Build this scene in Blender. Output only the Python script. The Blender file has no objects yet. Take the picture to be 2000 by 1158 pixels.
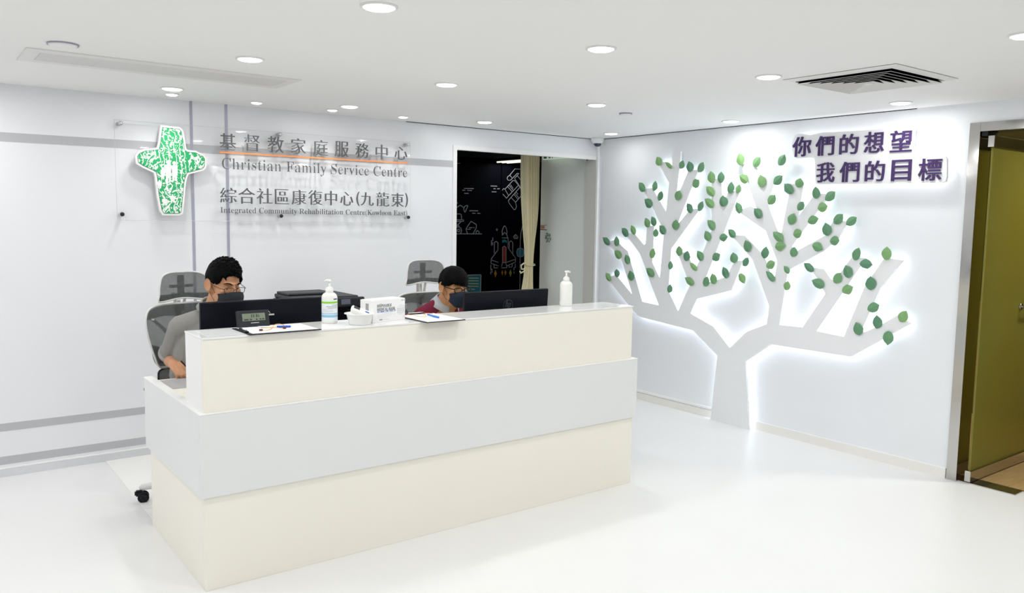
import bpy, bmesh, math, random
from mathutils import Vector, Matrix, Euler
sc = bpy.context.scene
COL = sc.collection
R = math.radians
random.seed(7)

# ------------------------------------------------------------------ camera
cam_d = bpy.data.cameras.new('camera')
cam = bpy.data.objects.new('camera', cam_d); COL.objects.link(cam)
cam_d.sensor_fit = 'HORIZONTAL'; cam_d.sensor_width = 36.0
cam_d.lens = 36.0 * 1588.27 / 2000.0
cam_d.clip_start = 0.05; cam_d.clip_end = 60
_r = Vector((0.799525, -0.600446, 0.015005)); _u = Vector((0.046541, 0.086840, 0.995135)); _f = Vector((0.598827, 0.794936, -0.097376))
cam.matrix_world = Matrix(((_r.x, _u.x, -_f.x, -5.2753), (_r.y, _u.y, -_f.y, -5.6997), (_r.z, _u.z, -_f.z, 1.62), (0, 0, 0, 1)))
sc.camera = cam

# ------------------------------------------------------------------ world, exposure, lights
CEIL = 2.355
w = bpy.data.worlds.new('world'); sc.world = w; w.use_nodes = True
w.node_tree.nodes['Background'].inputs[0].default_value = (0.9, 0.95, 1.0, 1)
w.node_tree.nodes['Background'].inputs[1].default_value = 0.5
sc.view_settings.view_transform = 'Standard'
sc.view_settings.look = 'None'
sc.view_settings.exposure = 0.17
sc.view_settings.gamma = 1.0
sc.view_settings.use_curve_mapping = False
sc.cycles.use_denoising = True
sc.cycles.max_bounces = 10
sc.cycles.diffuse_bounces = 6
sc.cycles.caustics_reflective = False
sc.cycles.caustics_refractive = False
sc.cycles.sample_clamp_indirect = 4.0
LAMP_W = 3.6         # each ceiling downlight
WASH_W = 0.95        # each small wall washer
LED_E = 5.6
LED_SIGN_E = 1.6

# ------------------------------------------------------------------ materials
def mat(name, col, rough=0.5, metal=0.0, spec=0.5, emis=None, estr=0.0, alpha=1.0, var=0.0, vscale=8.0, bump=0.0, bscale=200.0, coat=0.0, trans=0.0, ior=1.45):
    m = bpy.data.materials.new(name); m.use_nodes = True
    nt = m.node_tree; b = nt.nodes['Principled BSDF']
    b.inputs['Base Color'].default_value = (*col, 1)
    b.inputs['Roughness'].default_value = rough
    b.inputs['Metallic'].default_value = metal
    b.inputs['Specular IOR Level'].default_value = spec
    b.inputs['IOR'].default_value = ior
    b.inputs['Coat Weight'].default_value = coat
    b.inputs['Coat Roughness'].default_value = 0.08
    b.inputs['Transmission Weight'].default_value = trans
    b.inputs['Alpha'].default_value = alpha
    if emis:
        b.inputs['Emission Color'].default_value = (*emis, 1)
        b.inputs['Emission Strength'].default_value = estr
    if var > 0 or bump > 0:
        tc = nt.nodes.new('ShaderNodeTexCoord')
    if var > 0:
        n = nt.nodes.new('ShaderNodeTexNoise'); n.inputs['Scale'].default_value = vscale; n.inputs['Detail'].default_value = 4
        nt.links.new(tc.outputs['Object'], n.inputs['Vector'])
        mx = nt.nodes.new('ShaderNodeMix'); mx.data_type = 'RGBA'
        lo = tuple(max(0, c * (1 - var)) for c in col); hi = tuple(min(1, c * (1 + var)) for c in col)
        mx.inputs['A'].default_value = (*lo, 1); mx.inputs['B'].default_value = (*hi, 1)
        nt.links.new(n.outputs['Fac'], mx.inputs['Factor']); nt.links.new(mx.outputs['Result'], b.inputs['Base Color'])
    if bump > 0:
        n2 = nt.nodes.new('ShaderNodeTexNoise'); n2.inputs['Scale'].default_value = bscale
        nt.links.new(tc.outputs['Object'], n2.inputs['Vector'])
        bp = nt.nodes.new('ShaderNodeBump'); bp.inputs['Strength'].default_value = bump; bp.inputs['Distance'].default_value = 0.002
        nt.links.new(n2.outputs['Fac'], bp.inputs['Height']); nt.links.new(bp.outputs['Normal'], b.inputs['Normal'])
    return m

def mat_clear(name, tint, gloss=0.006, rough=0.02, opac=0.0, col=(1, 1, 1)):
    # clear acrylic / lens: straight-through transparency with a fresnel sheen
    m = bpy.data.materials.new(name); m.use_nodes = True
    nt = m.node_tree; nt.nodes.clear()
    out = nt.nodes.new('ShaderNodeOutputMaterial')
    tr = nt.nodes.new('ShaderNodeBsdfTransparent'); tr.inputs[0].default_value = (*tint, 1)
    gl = nt.nodes.new('ShaderNodeBsdfGlossy'); gl.inputs['Roughness'].default_value = rough
    mx = nt.nodes.new('ShaderNodeMixShader'); mx.inputs[0].default_value = gloss
    nt.links.new(tr.outputs[0], mx.inputs[1]); nt.links.new(gl.outputs[0], mx.inputs[2])
    last = mx
    if opac > 0:
        df = nt.nodes.new('ShaderNodeBsdfDiffuse'); df.inputs[0].default_value = (*col, 1)
        m2 = nt.nodes.new('ShaderNodeMixShader'); m2.inputs[0].default_value = opac
        nt.links.new(mx.outputs[0], m2.inputs[1]); nt.links.new(df.outputs[0], m2.inputs[2]); last = m2
    nt.links.new(last.outputs[0], out.inputs['Surface'])
    return m

M = {}
M['wall'] = mat('wall_laminate', (0.83, 0.842, 0.87), 0.32, spec=0.4, var=0.012, vscale=3)
M['wall_right'] = mat('wall_right_laminate', (0.83, 0.85, 0.88), 0.38, spec=0.35, var=0.012, vscale=3)
M['ceiling'] = mat('ceiling_paint', (0.90, 0.895, 0.88), 0.7, var=0.01, vscale=2, bump=0.05)
M['floor'] = mat('floor_vinyl', (0.80, 0.80, 0.80), 0.34, spec=0.4, var=0.02, vscale=2.2)
M['floor_gloss'] = mat('floor_gloss_panel', (0.92, 0.91, 0.89), 0.12, spec=0.5)
M['stripe'] = mat('stripe_grey', (0.50, 0.505, 0.53), 0.35)
M['trim_metal'] = mat('groove_trim', (0.42, 0.42, 0.52), 0.3, metal=0.3)
M['skirt'] = mat('skirting_satin', (0.72, 0.73, 0.76), 0.2, metal=0.2)
M['skirt_cream'] = mat('skirting_cream', (0.86, 0.84, 0.80), 0.4)
M['white'] = mat('white_laminate', (0.88, 0.88, 0.87), 0.3)
M['cream'] = mat('cream_laminate', (0.88, 0.85, 0.765), 0.42, var=0.01, vscale=4)
M['slab'] = mat('grey_laminate', (0.77, 0.785, 0.785), 0.4, var=0.008, vscale=5)
M['glosswhite'] = mat('counter_top_gloss', (0.86, 0.87, 0.86), 0.06, spec=0.6)
M['steel'] = mat('stainless', (0.62, 0.61, 0.60), 0.22, metal=1.0)
M['steel_b'] = mat('polished_steel', (0.52, 0.51, 0.49), 0.10, metal=1.0)
M['alu'] = mat('grey_alloy', (0.55, 0.56, 0.57), 0.35, metal=0.8)
M['black'] = mat('black_plastic', (0.005, 0.006, 0.009), 0.4, spec=0.25)
M['black_g'] = mat('black_gloss', (0.004, 0.005, 0.008), 0.2, spec=0.25)
M['navy_black'] = mat('monitor_shell', (0.004, 0.005, 0.010), 0.35, spec=0.2, bump=0.1, bscale=600)
M['dkgrey'] = mat('dark_grey_plastic', (0.025, 0.028, 0.032), 0.5, spec=0.3)
M['paper'] = mat('paper', (0.9, 0.9, 0.9), 0.7)
M['chair_white'] = mat('chair_white_plastic', (0.72, 0.72, 0.70), 0.35)
M['chair_mesh'] = None
M['lamp'] = mat('lamp_diffuser', (1, 1, 1), 0.5, emis=(1.0, 1.0, 0.98), estr=7.0)
M['lamp_ring'] = mat('lamp_ring', (0.82, 0.82, 0.8), 0.35)
M['led'] = mat('led_strip', (1, 1, 1), 0.5, emis=(0.80, 0.89, 1.0), estr=LED_E)
M['led_sign'] = mat('led_sign_strip', (1, 1, 1), 0.5, emis=(0.96, 0.97, 1.0), estr=LED_SIGN_E)
M['tree'] = mat('tree_white', (0.85, 0.86, 0.88), 0.5)
M['skin'] = mat('skin', (0.56, 0.28, 0.15), 0.5, var=0.06, vscale=25)
M['skin2'] = mat('skin_tan', (0.45, 0.22, 0.095), 0.5, var=0.06, vscale=25)
M['hair'] = mat('black_hair', (0.0012, 0.0015, 0.0015), 0.55, spec=0.06, bump=0.3, bscale=300)
M['mask1'] = mat('mask_black', (0.026, 0.030, 0.034), 0.8, spec=0.2)
M['mask2'] = mat('mask_navy', (0.016, 0.024, 0.042), 0.8, spec=0.2)
M['polo'] = mat('polo_grey', (0.27, 0.265, 0.25), 0.85, var=0.06, vscale=30, bump=0.25, bscale=500)
M['polo_trim'] = mat('polo_rib', (0.36, 0.355, 0.345), 0.85)
M['maroon'] = mat('maroon_knit', (0.16, 0.006, 0.03), 0.85, bump=0.3, bscale=400)
M['shirt_grey'] = mat('shirt_pale_grey', (0.42, 0.44, 0.47), 0.8)
M['trousers'] = mat('dark_trousers', (0.03, 0.032, 0.04), 0.85)
M['sand'] = mat('curtain_cloth', (0.86, 0.78, 0.52), 0.8, var=0.05, vscale=20)
M['sign_metal'] = mat('sign_letter_grey', (0.125, 0.13, 0.135), 0.4, metal=0.2)
M['orange'] = mat('orange_bar', (0.95, 0.30, 0.08), 0.45)
M['purple'] = mat('purple_letter', (0.060, 0.030, 0.125), 0.28, spec=0.35, var=0.25, vscale=9)
M['purple_edge'] = M['purple']
M['acrylic'] = mat_clear('clear_acrylic', (0.997, 0.998, 0.998), opac=0.004, col=(0.95, 0.96, 0.97))
M['lens'] = mat_clear('glasses_lens', (0.93, 0.93, 0.93))
M['frame_dark'] = mat('glasses_frame', (0.03, 0.018, 0.018), 0.3, metal=0.5)
M['frame_black'] = mat('glasses_frame_black', (0.003, 0.003, 0.004), 0.25, spec=0.3)
M['bottle'] = mat('bottle_white', (0.86, 0.86, 0.83), 0.3)
M['label'] = mat('bottle_label', (0.82, 0.87, 0.90), 0.4)
M['green'] = mat('label_green', (0.28, 0.66, 0.03), 0.4)
M['blue_l'] = mat('label_blue', (0.30, 0.56, 0.76), 0.4)
M['blue'] = mat('pen_blue', (0.02, 0.10, 0.62), 0.25)
M['blue2'] = mat('pen_sky_blue', (0.03, 0.25, 0.75), 0.25)
M['bluebar'] = mat('print_blue', (0.06, 0.14, 0.45), 0.5)
M['print_grey'] = mat('print_grey', (0.35, 0.36, 0.37), 0.6)
M['print_light'] = mat('print_light_grey', (0.62, 0.63, 0.64), 0.6)
M['amber'] = mat('elastic_amber', (0.75, 0.42, 0.08), 0.5)
M['maroon_p'] = mat('cord_bead', (0.10, 0.02, 0.02), 0.4)
M['lcd'] = mat('lcd', (0.20, 0.24, 0.17), 0.35)
M['lcd_ink'] = mat('lcd_ink', (0.03, 0.05, 0.03), 0.5)
M['silver'] = mat('silver', (0.7, 0.7, 0.7), 0.25, metal=0.9)
M['pad'] = mat('desk_pad_grey', (0.42, 0.42, 0.43), 0.6)
M['wood'] = mat('wood_floor', (0.50, 0.33, 0.14), 0.35)
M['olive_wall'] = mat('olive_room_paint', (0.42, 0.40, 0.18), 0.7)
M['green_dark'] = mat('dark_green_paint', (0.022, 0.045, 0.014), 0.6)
M['brown'] = mat('brown_wood', (0.22, 0.11, 0.03), 0.5)
M['mural_black'] = mat('mural_black', (0.0009, 0.0011, 0.0035), 0.8, spec=0.05)
M['dark_ceiling'] = mat('dark_ceiling', (0.035, 0.050, 0.060), 0.8)
M['dark_floor'] = mat('dark_floor', (0.05, 0.05, 0.055), 0.5)
M['line'] = mat('mural_line', (0.36, 0.36, 0.41), 0.7)
M['m_teal'] = mat('mural_teal', (0.02, 0.22, 0.30), 0.7)
M['m_red'] = mat('mural_red', (0.40, 0.03, 0.015), 0.7)
M['m_amber'] = mat('mural_amber', (0.55, 0.24, 0.03), 0.7)
M['m_olive'] = mat('mural_olive', (0.36, 0.34, 0.04), 0.7)
M['m_slate'] = mat('mural_slate', (0.12, 0.13, 0.20), 0.7)
M['m_cream'] = mat('mural_cream', (0.55, 0.50, 0.30), 0.7)
M['grey_wall'] = mat('corridor_wall', (0.87, 0.90, 0.885), 0.6)
M['beige'] = mat('jamb_beige', (0.66, 0.655, 0.62), 0.5)
M['exit_green'] = mat('exit_green', (0.0, 0.10, 0.06), 0.5)
M['exit_white'] = mat('exit_face', (0.8, 0.85, 0.75), 0.5, emis=(0.85, 1.0, 0.8), estr=0.25)
M['dk_green'] = mat('circuit_green', (0.03, 0.13, 0.08), 0.6)
M['rust'] = mat('rust_orange', (0.55, 0.20, 0.08), 0.6)
M['dome'] = mat('camera_dome', (0.01, 0.03, 0.06), 0.05, coat=0.5)
M['vent_shade'] = mat('vent_painted_shade', (0.003, 0.006, 0.010), 0.9, spec=0.0)
M['vent'] = mat('vent_paint', (0.78, 0.77, 0.75), 0.45)
M['eye'] = mat('eye_white', (0.75, 0.72, 0.70), 0.2)
M['iris'] = mat('iris_dark', (0.012, 0.008, 0.006), 0.1)

def mesh_fabric():
    m = bpy.data.materials.new('chair_mesh_fabric'); m.use_nodes = True
    nt = m.node_tree; nt.nodes.clear()
    out = nt.nodes.new('ShaderNodeOutputMaterial')
    tc = nt.nodes.new('ShaderNodeTexCoord')
    wv = nt.nodes.new('ShaderNodeTexWave'); wv.inputs['Scale'].default_value = 150; wv.bands_direction = 'Z'
    wv2 = nt.nodes.new('ShaderNodeTexNoise'); wv2.inputs['Scale'].default_value = 60
    nt.links.new(tc.outputs['Object'], wv.inputs['Vector']); nt.links.new(tc.outputs['Object'], wv2.inputs['Vector'])
    d = nt.nodes.new('ShaderNodeBsdfPrincipled'); d.inputs['Roughness'].default_value = 0.7
    mixc = nt.nodes.new('ShaderNodeMix'); mixc.data_type = 'RGBA'
    mixc.inputs['A'].default_value = (0.06, 0.065, 0.065, 1); mixc.inputs['B'].default_value = (0.13, 0.14, 0.14, 1)
    nt.links.new(wv2.outputs['Fac'], mixc.inputs['Factor']); nt.links.new(mixc.outputs['Result'], d.inputs['Base Color'])
    t = nt.nodes.new('ShaderNodeBsdfTransparent')
    mp = nt.nodes.new('ShaderNodeMapRange'); mp.inputs['To Min'].default_value = 0.72; mp.inputs['To Max'].default_value = 0.92
    nt.links.new(wv.outputs['Fac'], mp.inputs['Value'])
    mx = nt.nodes.new('ShaderNodeMixShader')
    nt.links.new(mp.outputs['Result'], mx.inputs[0]); nt.links.new(t.outputs[0], mx.inputs[1]); nt.links.new(d.outputs[0], mx.inputs[2])
    nt.links.new(mx.outputs[0], out.inputs['Surface'])
    return m
M['chair_mesh'] = mesh_fabric()

def leaf_mat():
    m = mat('leaf_green', (0.15, 0.36, 0.14), 0.5)
    nt = m.node_tree; b = nt.nodes['Principled BSDF']
    oi = nt.nodes.new('ShaderNodeObjectInfo'); rp = nt.nodes.new('ShaderNodeValToRGB')
    rp.color_ramp.elements[0].color = (0.105, 0.255, 0.150, 1); rp.color_ramp.elements[1].color = (0.24, 0.44, 0.17, 1)
    e = rp.color_ramp.elements.new(0.5); e.color = (0.14, 0.32, 0.16, 1)
    nt.links.new(oi.outputs['Random'], rp.inputs['Fac']); nt.links.new(rp.outputs['Color'], b.inputs['Base Color'])
    return m
M['leaf'] = leaf_mat()

def cross_mat():
    m = mat('cross_print', (0.02, 0.38, 0.12), 0.4)
    nt = m.node_tree; b = nt.nodes['Principled BSDF']
    tc = nt.nodes.new('ShaderNodeTexCoord')
    n = nt.nodes.new('ShaderNodeTexNoise'); n.inputs['Scale'].default_value = 30; n.inputs['Detail'].default_value = 1.5; n.inputs['Distortion'].default_value = 2.2
    nt.links.new(tc.outputs['Object'], n.inputs['Vector'])
    n3 = nt.nodes.new('ShaderNodeTexWave'); n3.inputs['Scale'].default_value = 9; n3.inputs['Distortion'].default_value = 14; n3.inputs['Detail'].default_value = 3
    nt.links.new(tc.outputs['Object'], n3.inputs['Vector'])
    g1 = nt.nodes.new('ShaderNodeMath'); g1.operation = 'GREATER_THAN'; g1.inputs[1].default_value = 0.565
    g2 = nt.nodes.new('ShaderNodeMath'); g2.operation = 'GREATER_THAN'; g2.inputs[1].default_value = 0.93
    nt.links.new(n.outputs['Fac'], g1.inputs[0]); nt.links.new(n3.outputs['Fac'], g2.inputs[0])
    mxm = nt.nodes.new('ShaderNodeMath'); mxm.operation = 'MAXIMUM'
    nt.links.new(g1.outputs[0], mxm.inputs[0]); nt.links.new(g2.outputs[0], mxm.inputs[1])
    mx = nt.nodes.new('ShaderNodeMix'); mx.data_type = 'RGBA'
    mx.inputs['A'].default_value = (0.02, 0.40, 0.13, 1); mx.inputs['B'].default_value = (0.86, 0.88, 0.87, 1)
    nt.links.new(mxm.outputs[0], mx.inputs['Factor']); nt.links.new(mx.outputs['Result'], b.inputs['Base Color'])
    return m
M['cross'] = cross_mat()

def frosted():
    m = bpy.data.materials.new('frosted_green_glass'); m.use_nodes = True
    nt = m.node_tree; nt.nodes.clear()
    out = nt.nodes.new('ShaderNodeOutputMaterial')
    tc = nt.nodes.new('ShaderNodeTexCoord'); n = nt.nodes.new('ShaderNodeTexNoise'); n.inputs['Scale'].default_value = 260
    nt.links.new(tc.outputs['Object'], n.inputs['Vector'])
    p = nt.nodes.new('ShaderNodeBsdfPrincipled'); p.inputs['Roughness'].default_value = 0.28
    mc = nt.nodes.new('ShaderNodeMix'); mc.data_type = 'RGBA'; mc.inputs['A'].default_value = (0.25, 0.285, 0.07, 1); mc.inputs['B'].default_value = (0.40, 0.43, 0.12, 1)
    nt.links.new(n.outputs['Fac'], mc.inputs['Factor'])
    nb = nt.nodes.new('ShaderNodeTexNoise'); nb.inputs['Scale'].default_value = 1.6; nb.inputs['Detail'].default_value = 1.0
    nt.links.new(tc.outputs['Object'], nb.inputs['Vector'])
    m3 = nt.nodes.new('ShaderNodeMix'); m3.data_type = 'RGBA'; m3.inputs['B'].default_value = (0.32, 0.25, 0.03, 1)
    nt.links.new(nb.outputs['Fac'], m3.inputs['Factor']); nt.links.new(mc.outputs['Result'], m3.inputs['A'])
    nt.links.new(m3.outputs['Result'], p.inputs['Base Color'])
    t = nt.nodes.new('ShaderNodeBsdfTranslucent'); t.inputs[0].default_value = (0.80, 0.68, 0.10, 1)
    rf = nt.nodes.new('ShaderNodeBsdfRefraction'); rf.inputs['Roughness'].default_value = 0.45; rf.inputs['IOR'].default_value = 1.02; rf.inputs[0].default_value = (0.62, 0.60, 0.18, 1)
    m1 = nt.nodes.new('ShaderNodeMixShader'); m1.inputs[0].default_value = 0.6
    nt.links.new(t.outputs[0], m1.inputs[1]); nt.links.new(rf.outputs[0], m1.inputs[2])
    m2 = nt.nodes.new('ShaderNodeMixShader'); m2.inputs[0].default_value = 0.5
    nt.links.new(m1.outputs[0], m2.inputs[1]); nt.links.new(p.outputs[0], m2.inputs[2])
    nt.links.new(m2.outputs[0], out.inputs['Surface'])
    return m
M['frost'] = frosted()

def wood_mat():
    m = mat('wood_planks', (0.5, 0.33, 0.14), 0.32)
    nt = m.node_tree; b = nt.nodes['Principled BSDF']
    tc = nt.nodes.new('ShaderNodeTexCoord'); mp = nt.nodes.new('ShaderNodeMapping'); mp.inputs['Scale'].default_value = (2, 20, 2)
    n = nt.nodes.new('ShaderNodeTexNoise'); n.inputs['Scale'].default_value = 3; n.inputs['Detail'].default_value = 6
    nt.links.new(tc.outputs['Object'], mp.inputs['Vector']); nt.links.new(mp.outputs[0], n.inputs['Vector'])
    r = nt.nodes.new('ShaderNodeValToRGB'); r.color_ramp.elements[0].color = (0.34, 0.20, 0.08, 1); r.color_ramp.elements[1].color = (0.62, 0.44, 0.22, 1)
    nt.links.new(n.outputs['Fac'], r.inputs['Fac']); nt.links.new(r.outputs['Color'], b.inputs['Base Color'])
    return m
M['wood'] = wood_mat()

# ------------------------------------------------------------------ mesh helpers
def link(o, parent=None):
    COL.objects.link(o)
    if parent: o.parent = parent
    return o
def mobj(name, me, m, parent=None, loc=None, smooth=False):
    o = bpy.data.objects.new(name, me)
    if m is not None and len(me.materials) == 0: me.materials.append(m)
    if smooth: me.polygons.foreach_set('use_smooth', [True] * len(me.polygons))
    if loc: o.location = loc
    return link(o, parent)
def from_bm(name, bm, m, parent=None, smooth=False, loc=None):
    bmesh.ops.recalc_face_normals(bm, faces=bm.faces)
    me = bpy.data.meshes.new(name); bm.to_mesh(me); bm.free()
    return mobj(name, me, m, parent, loc, smooth)
def tag(o, label=None, cat=None, group=None, kind=None):
    if label: o['label'] = label
    if cat: o['category'] = cat
    if group: o['group'] = group
    if kind: o['kind'] = kind
    return o
def empty(name, loc=(0, 0, 0), rz=0.0):
    o = bpy.data.objects.new(name, None); o.empty_display_size = 0.1
    o.location = loc; o.rotation_euler = (0, 0, rz); COL.objects.link(o)
    return o
def box_bm(bm, a, b, mx=None):
    x0, y0, z0 = a; x1, y1, z1 = b
    vs = [Vector(p) for p in ((x0, y0, z0), (x1, y0, z0), (x1, y1, z0), (x0, y1, z0), (x0, y0, z1), (x1, y0, z1), (x1, y1, z1), (x0, y1, z1))]
    if mx is not None: vs = [mx @ v for v in vs]
    vs = [bm.verts.new(v) for v in vs]
    for f in ((0, 3, 2, 1), (4, 5, 6, 7), (0, 1, 5, 4), (1, 2, 6, 5), (2, 3, 7, 6), (3, 0, 4, 7)):
        bm.faces.new([vs[i] for i in f])
    return vs
def box(name, a, b, m, parent=None, bev=0.0, mx=None, seg=2):
    bm = bmesh.new(); box_bm(bm, a, b, mx)
    if bev > 0: bmesh.ops.bevel(bm, geom=bm.edges[:], offset=bev, segments=seg, affect='EDGES', profile=0.5)
    return from_bm(name, bm, m, parent, smooth=False)
def boxes(name, lst, m, parent=None):
    bm = bmesh.new()
    for a, b in lst: box_bm(bm, a, b)
    return from_bm(name, bm, m, parent)
def frame_of(d):
    d = d.normalized(); up = Vector((0, 0, 1)) if abs(d.z) < 0.95 else Vector((1, 0, 0))
    a = d.cross(up).normalized(); b = d.cross(a).normalized()
    return a, b
def tube_bm(bm, pts, r, n=8, closed=False, cap=True):
    pts = [Vector(p) for p in pts]; N = len(pts); rings = []
    rr = r if isinstance(r, (list, tuple)) else [r] * N
    pa = None; loopn = None
    if closed:
        cc = sum(pts, Vector()) / N; loopn = Vector()
        for i in range(N): loopn += (pts[i] - cc).cross(pts[(i + 1) % N] - cc)
        loopn.normalize()
    for i, p in enumerate(pts):
        if closed: d = pts[(i + 1) % N] - pts[i - 1]
        else: d = pts[min(i + 1, N - 1)] - pts[max(i - 1, 0)]
        if d.length < 1e-9: d = Vector((0, 0, 1))
        d.normalize()
        if loopn is not None: pa = loopn
        if pa is None: a, b = frame_of(d)
        else:
            a = (pa - d * pa.dot(d))
            if a.length < 1e-6: a, b = frame_of(d)
            a.normalize(); b = d.cross(a).normalized()
        pa = a
        rings.append([bm.verts.new(p + (a * math.cos(t) + b * math.sin(t)) * rr[i]) for t in [2 * math.pi * k / n for k in range(n)]])
    for i in range(N if closed else N - 1):
        A = rings[i]; B = rings[(i + 1) % N]
        for k in range(n): bm.faces.new((A[k], A[(k + 1) % n], B[(k + 1) % n], B[k]))
    if cap and not closed:
        bm.faces.new(rings[0][::-1]); bm.faces.new(rings[-1])
def tube(name, pts, r, m, parent=None, n=8, closed=False):
    bm = bmesh.new(); tube_bm(bm, pts, r, n, closed)
    return from_bm(name, bm, m, parent, smooth=True)
def lathe_bm(bm, prof, seg=28, mx=None, sx=1.0, sy=1.0):
    rings = []
    for r, z in prof:
        if r < 1e-6:
            v = Vector((0, 0, z)); v = mx @ v if mx is not None else v
            rings.append([bm.verts.new(v)])
        else:
            ring = []
            for k in range(seg):
                t = 2 * math.pi * k / seg; v = Vector((r * sx * math.cos(t), r * sy * math.sin(t), z))
                ring.append(bm.verts.new(mx @ v if mx is not None else v))
            rings.append(ring)
    for A, B in zip(rings, rings[1:]):
        if len(A) == 1 and len(B) == 1: continue
        for k in range(seg):
            k2 = (k + 1) % seg
            if len(A) == 1: bm.faces.new((A[0], B[k2], B[k]))
            elif len(B) == 1: bm.faces.new((A[k], A[k2], B[0]))
            else: bm.faces.new((A[k], A[k2], B[k2], B[k]))
def lathe(name, prof, m, parent=None, seg=28, mx=None, sx=1.0, sy=1.0, smooth=True):
    bm = bmesh.new(); lathe_bm(bm, prof, seg, mx, sx, sy)
    o = from_bm(name, bm, m, parent, smooth=smooth)
    return o
def prism(name, poly, axis, a, b, m, parent=None, bev=0.0):
    # poly: 2D points; axis 'x': (y,z) plane, 'y': (x,z) plane, 'z': (x,y) plane
    bm = bmesh.new()
    def P(p, t):
        return {'x': (t, p[0], p[1]), 'y': (p[0], t, p[1]), 'z': (p[0], p[1], t)}[axis]
    va = [bm.verts.new(P(p, a)) for p in poly]; vb = [bm.verts.new(P(p, b)) for p in poly]
    n = len(poly)
    ea = [bm.edges.new((va[i], va[(i + 1) % n])) for i in range(n)]
    eb = [bm.edges.new((vb[i], vb[(i + 1) % n])) for i in range(n)]
    bmesh.ops.triangle_fill(bm, edges=ea, use_beauty=True)
    bmesh.ops.triangle_fill(bm, edges=eb, use_beauty=True)
    for i in range(n): bm.faces.new((va[i], va[(i + 1) % n], vb[(i + 1) % n], vb[i]))
    return from_bm(name, bm, m, parent)
def poly_area(p):
    return 0.5 * sum(p[i][0] * p[(i + 1) % len(p)][1] - p[(i + 1) % len(p)][0] * p[i][1] for i in range(len(p)))
def inset(poly, d):
    s = 1 if poly_area(poly) > 0 else -1; n = len(poly); out = []
    for i in range(n):
        p = Vector(poly[i]); a = (p - Vector(poly[i - 1])); b = (Vector(poly[(i + 1) % n]) - p)
        if a.length < 1e-6 or b.length < 1e-6: out.append(tuple(p)); continue
        a.normalize(); b.normalize()
        na = Vector((-a.y, a.x)) * s; nb = Vector((-b.y, b.x)) * s
        k = na + nb
        if k.length < 0.3: out.append(tuple(p + na * d)); continue
        k = k / k.length; c = max(0.4, k.dot(na)); out.append(tuple(p + k * (d / c)))
    return out
def ribbon(name, poly, axis, a, b, m, parent=None, closed=True):
    # a thin standing band that follows an outline
    bm = bmesh.new()
    def P(p, t):
        return {'x': (t, p[0], p[1]), 'y': (p[0], t, p[1])}[axis]
    va = [bm.verts.new(P(p, a)) for p in poly]; vb = [bm.verts.new(P(p, b)) for p in poly]
    n = len(poly)
    for i in range(n if closed else n - 1): bm.faces.new((va[i], va[(i + 1) % n], vb[(i + 1) % n], vb[i]))
    return from_bm(name, bm, m, parent)
def sphere_bm(bm, c, r, mx=None, sub=2):
    g = bmesh.ops.create_icosphere(bm, subdivisions=sub, radius=1.0)
    rr = r if isinstance(r, (tuple, list)) else (r, r, r)
    for v in g['verts']:
        p = Vector((v.co.x * rr[0], v.co.y * rr[1], v.co.z * rr[2])) + Vector(c)
        v.co = mx @ p if mx is not None else p

# glyph outlines from Blender's own built-in text font, as solid mesh letters
_gc = {}
def glyph2d(ch):
    if ch in _gc: return _gc[ch]
    c = bpy.data.curves.new('glyph', 'FONT'); c.body = ch; c.resolution_u = 4
    o = bpy.data.objects.new('glyph', c); COL.objects.link(o)
    dg = bpy.context.evaluated_depsgraph_get()
    me = bpy.data.meshes.new_from_object(o.evaluated_get(dg))
    vs = [(v.co.x, v.co.y) for v in me.vertices]; fs = [tuple(p.vertices) for p in me.polygons]
    bpy.data.objects.remove(o); bpy.data.curves.remove(c); bpy.data.meshes.remove(me)
    _gc[ch] = (vs, fs); return vs, fs
def letter(name, ch, place, m, parent=None, ox=0.0, oy=0.0, depth=0.01, rect=None, scale=None, org=None):
    """ox, oy grow the strokes sideways and upright in em (negative thins them).  place(u, v, d) -> world point."""
    vs, fs = glyph2d(ch)
    bm = bmesh.new(); bv = [bm.verts.new((x, y, 0)) for x, y in vs]
    for f in fs:
        try: bm.faces.new([bv[i] for i in f])
        except ValueError: pass
    bmesh.ops.remove_doubles(bm, verts=bm.verts[:], dist=1e-5)
    bm.normal_update()
    for f in bm.faces:
        if f.normal.z < 0: f.normal_flip()
    mv = {}
    for v in bm.verts:
        be = [e for e in v.link_edges if len(e.link_faces) == 1]
        if len(be) < 2: continue
        ns = []
        for e in be[:2]:
            f = e.link_faces[0]; c = f.calc_center_median(); d = (e.verts[1].co - e.verts[0].co).normalized()
            nn = Vector((-d.y, d.x, 0))
            if nn.dot(e.verts[0].co - c) < 0: nn = -nn
            ns.append(nn)
        k = ns[0] + ns[1]
        if k.length < 0.35: k = ns[0]; q = 1.0
        else: k.normalize(); q = 1.0 / max(0.5, k.dot(ns[0]))
        mv[v] = Vector((k.x * ox * q, k.y * oy * q, 0))
    for v, d in mv.items(): v.co += d
    xs = [v.co.x for v in bm.verts]; ys = [v.co.y for v in bm.verts]
    x0, x1, y0, y1 = min(xs), max(xs), min(ys), max(ys)
    ex = bmesh.ops.extrude_face_region(bm, geom=bm.faces[:])
    top = [g for g in ex['geom'] if isinstance(g, bmesh.types.BMVert)]
    ts = set(top)
    for v in bm.verts:
        if rect: u = rect[0] + (v.co.x - x0) / (x1 - x0) * (rect[1] - rect[0]); q = rect[2] + (v.co.y - y0) / (y1 - y0) * (rect[3] - rect[2])
        else: u = org[0] + v.co.x * scale[0]; q = org[1] + v.co.y * scale[1]
        v.co = Vector(place(u, q, depth if v in ts else 0.0))
    return from_bm(name, bm, m, parent)
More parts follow.
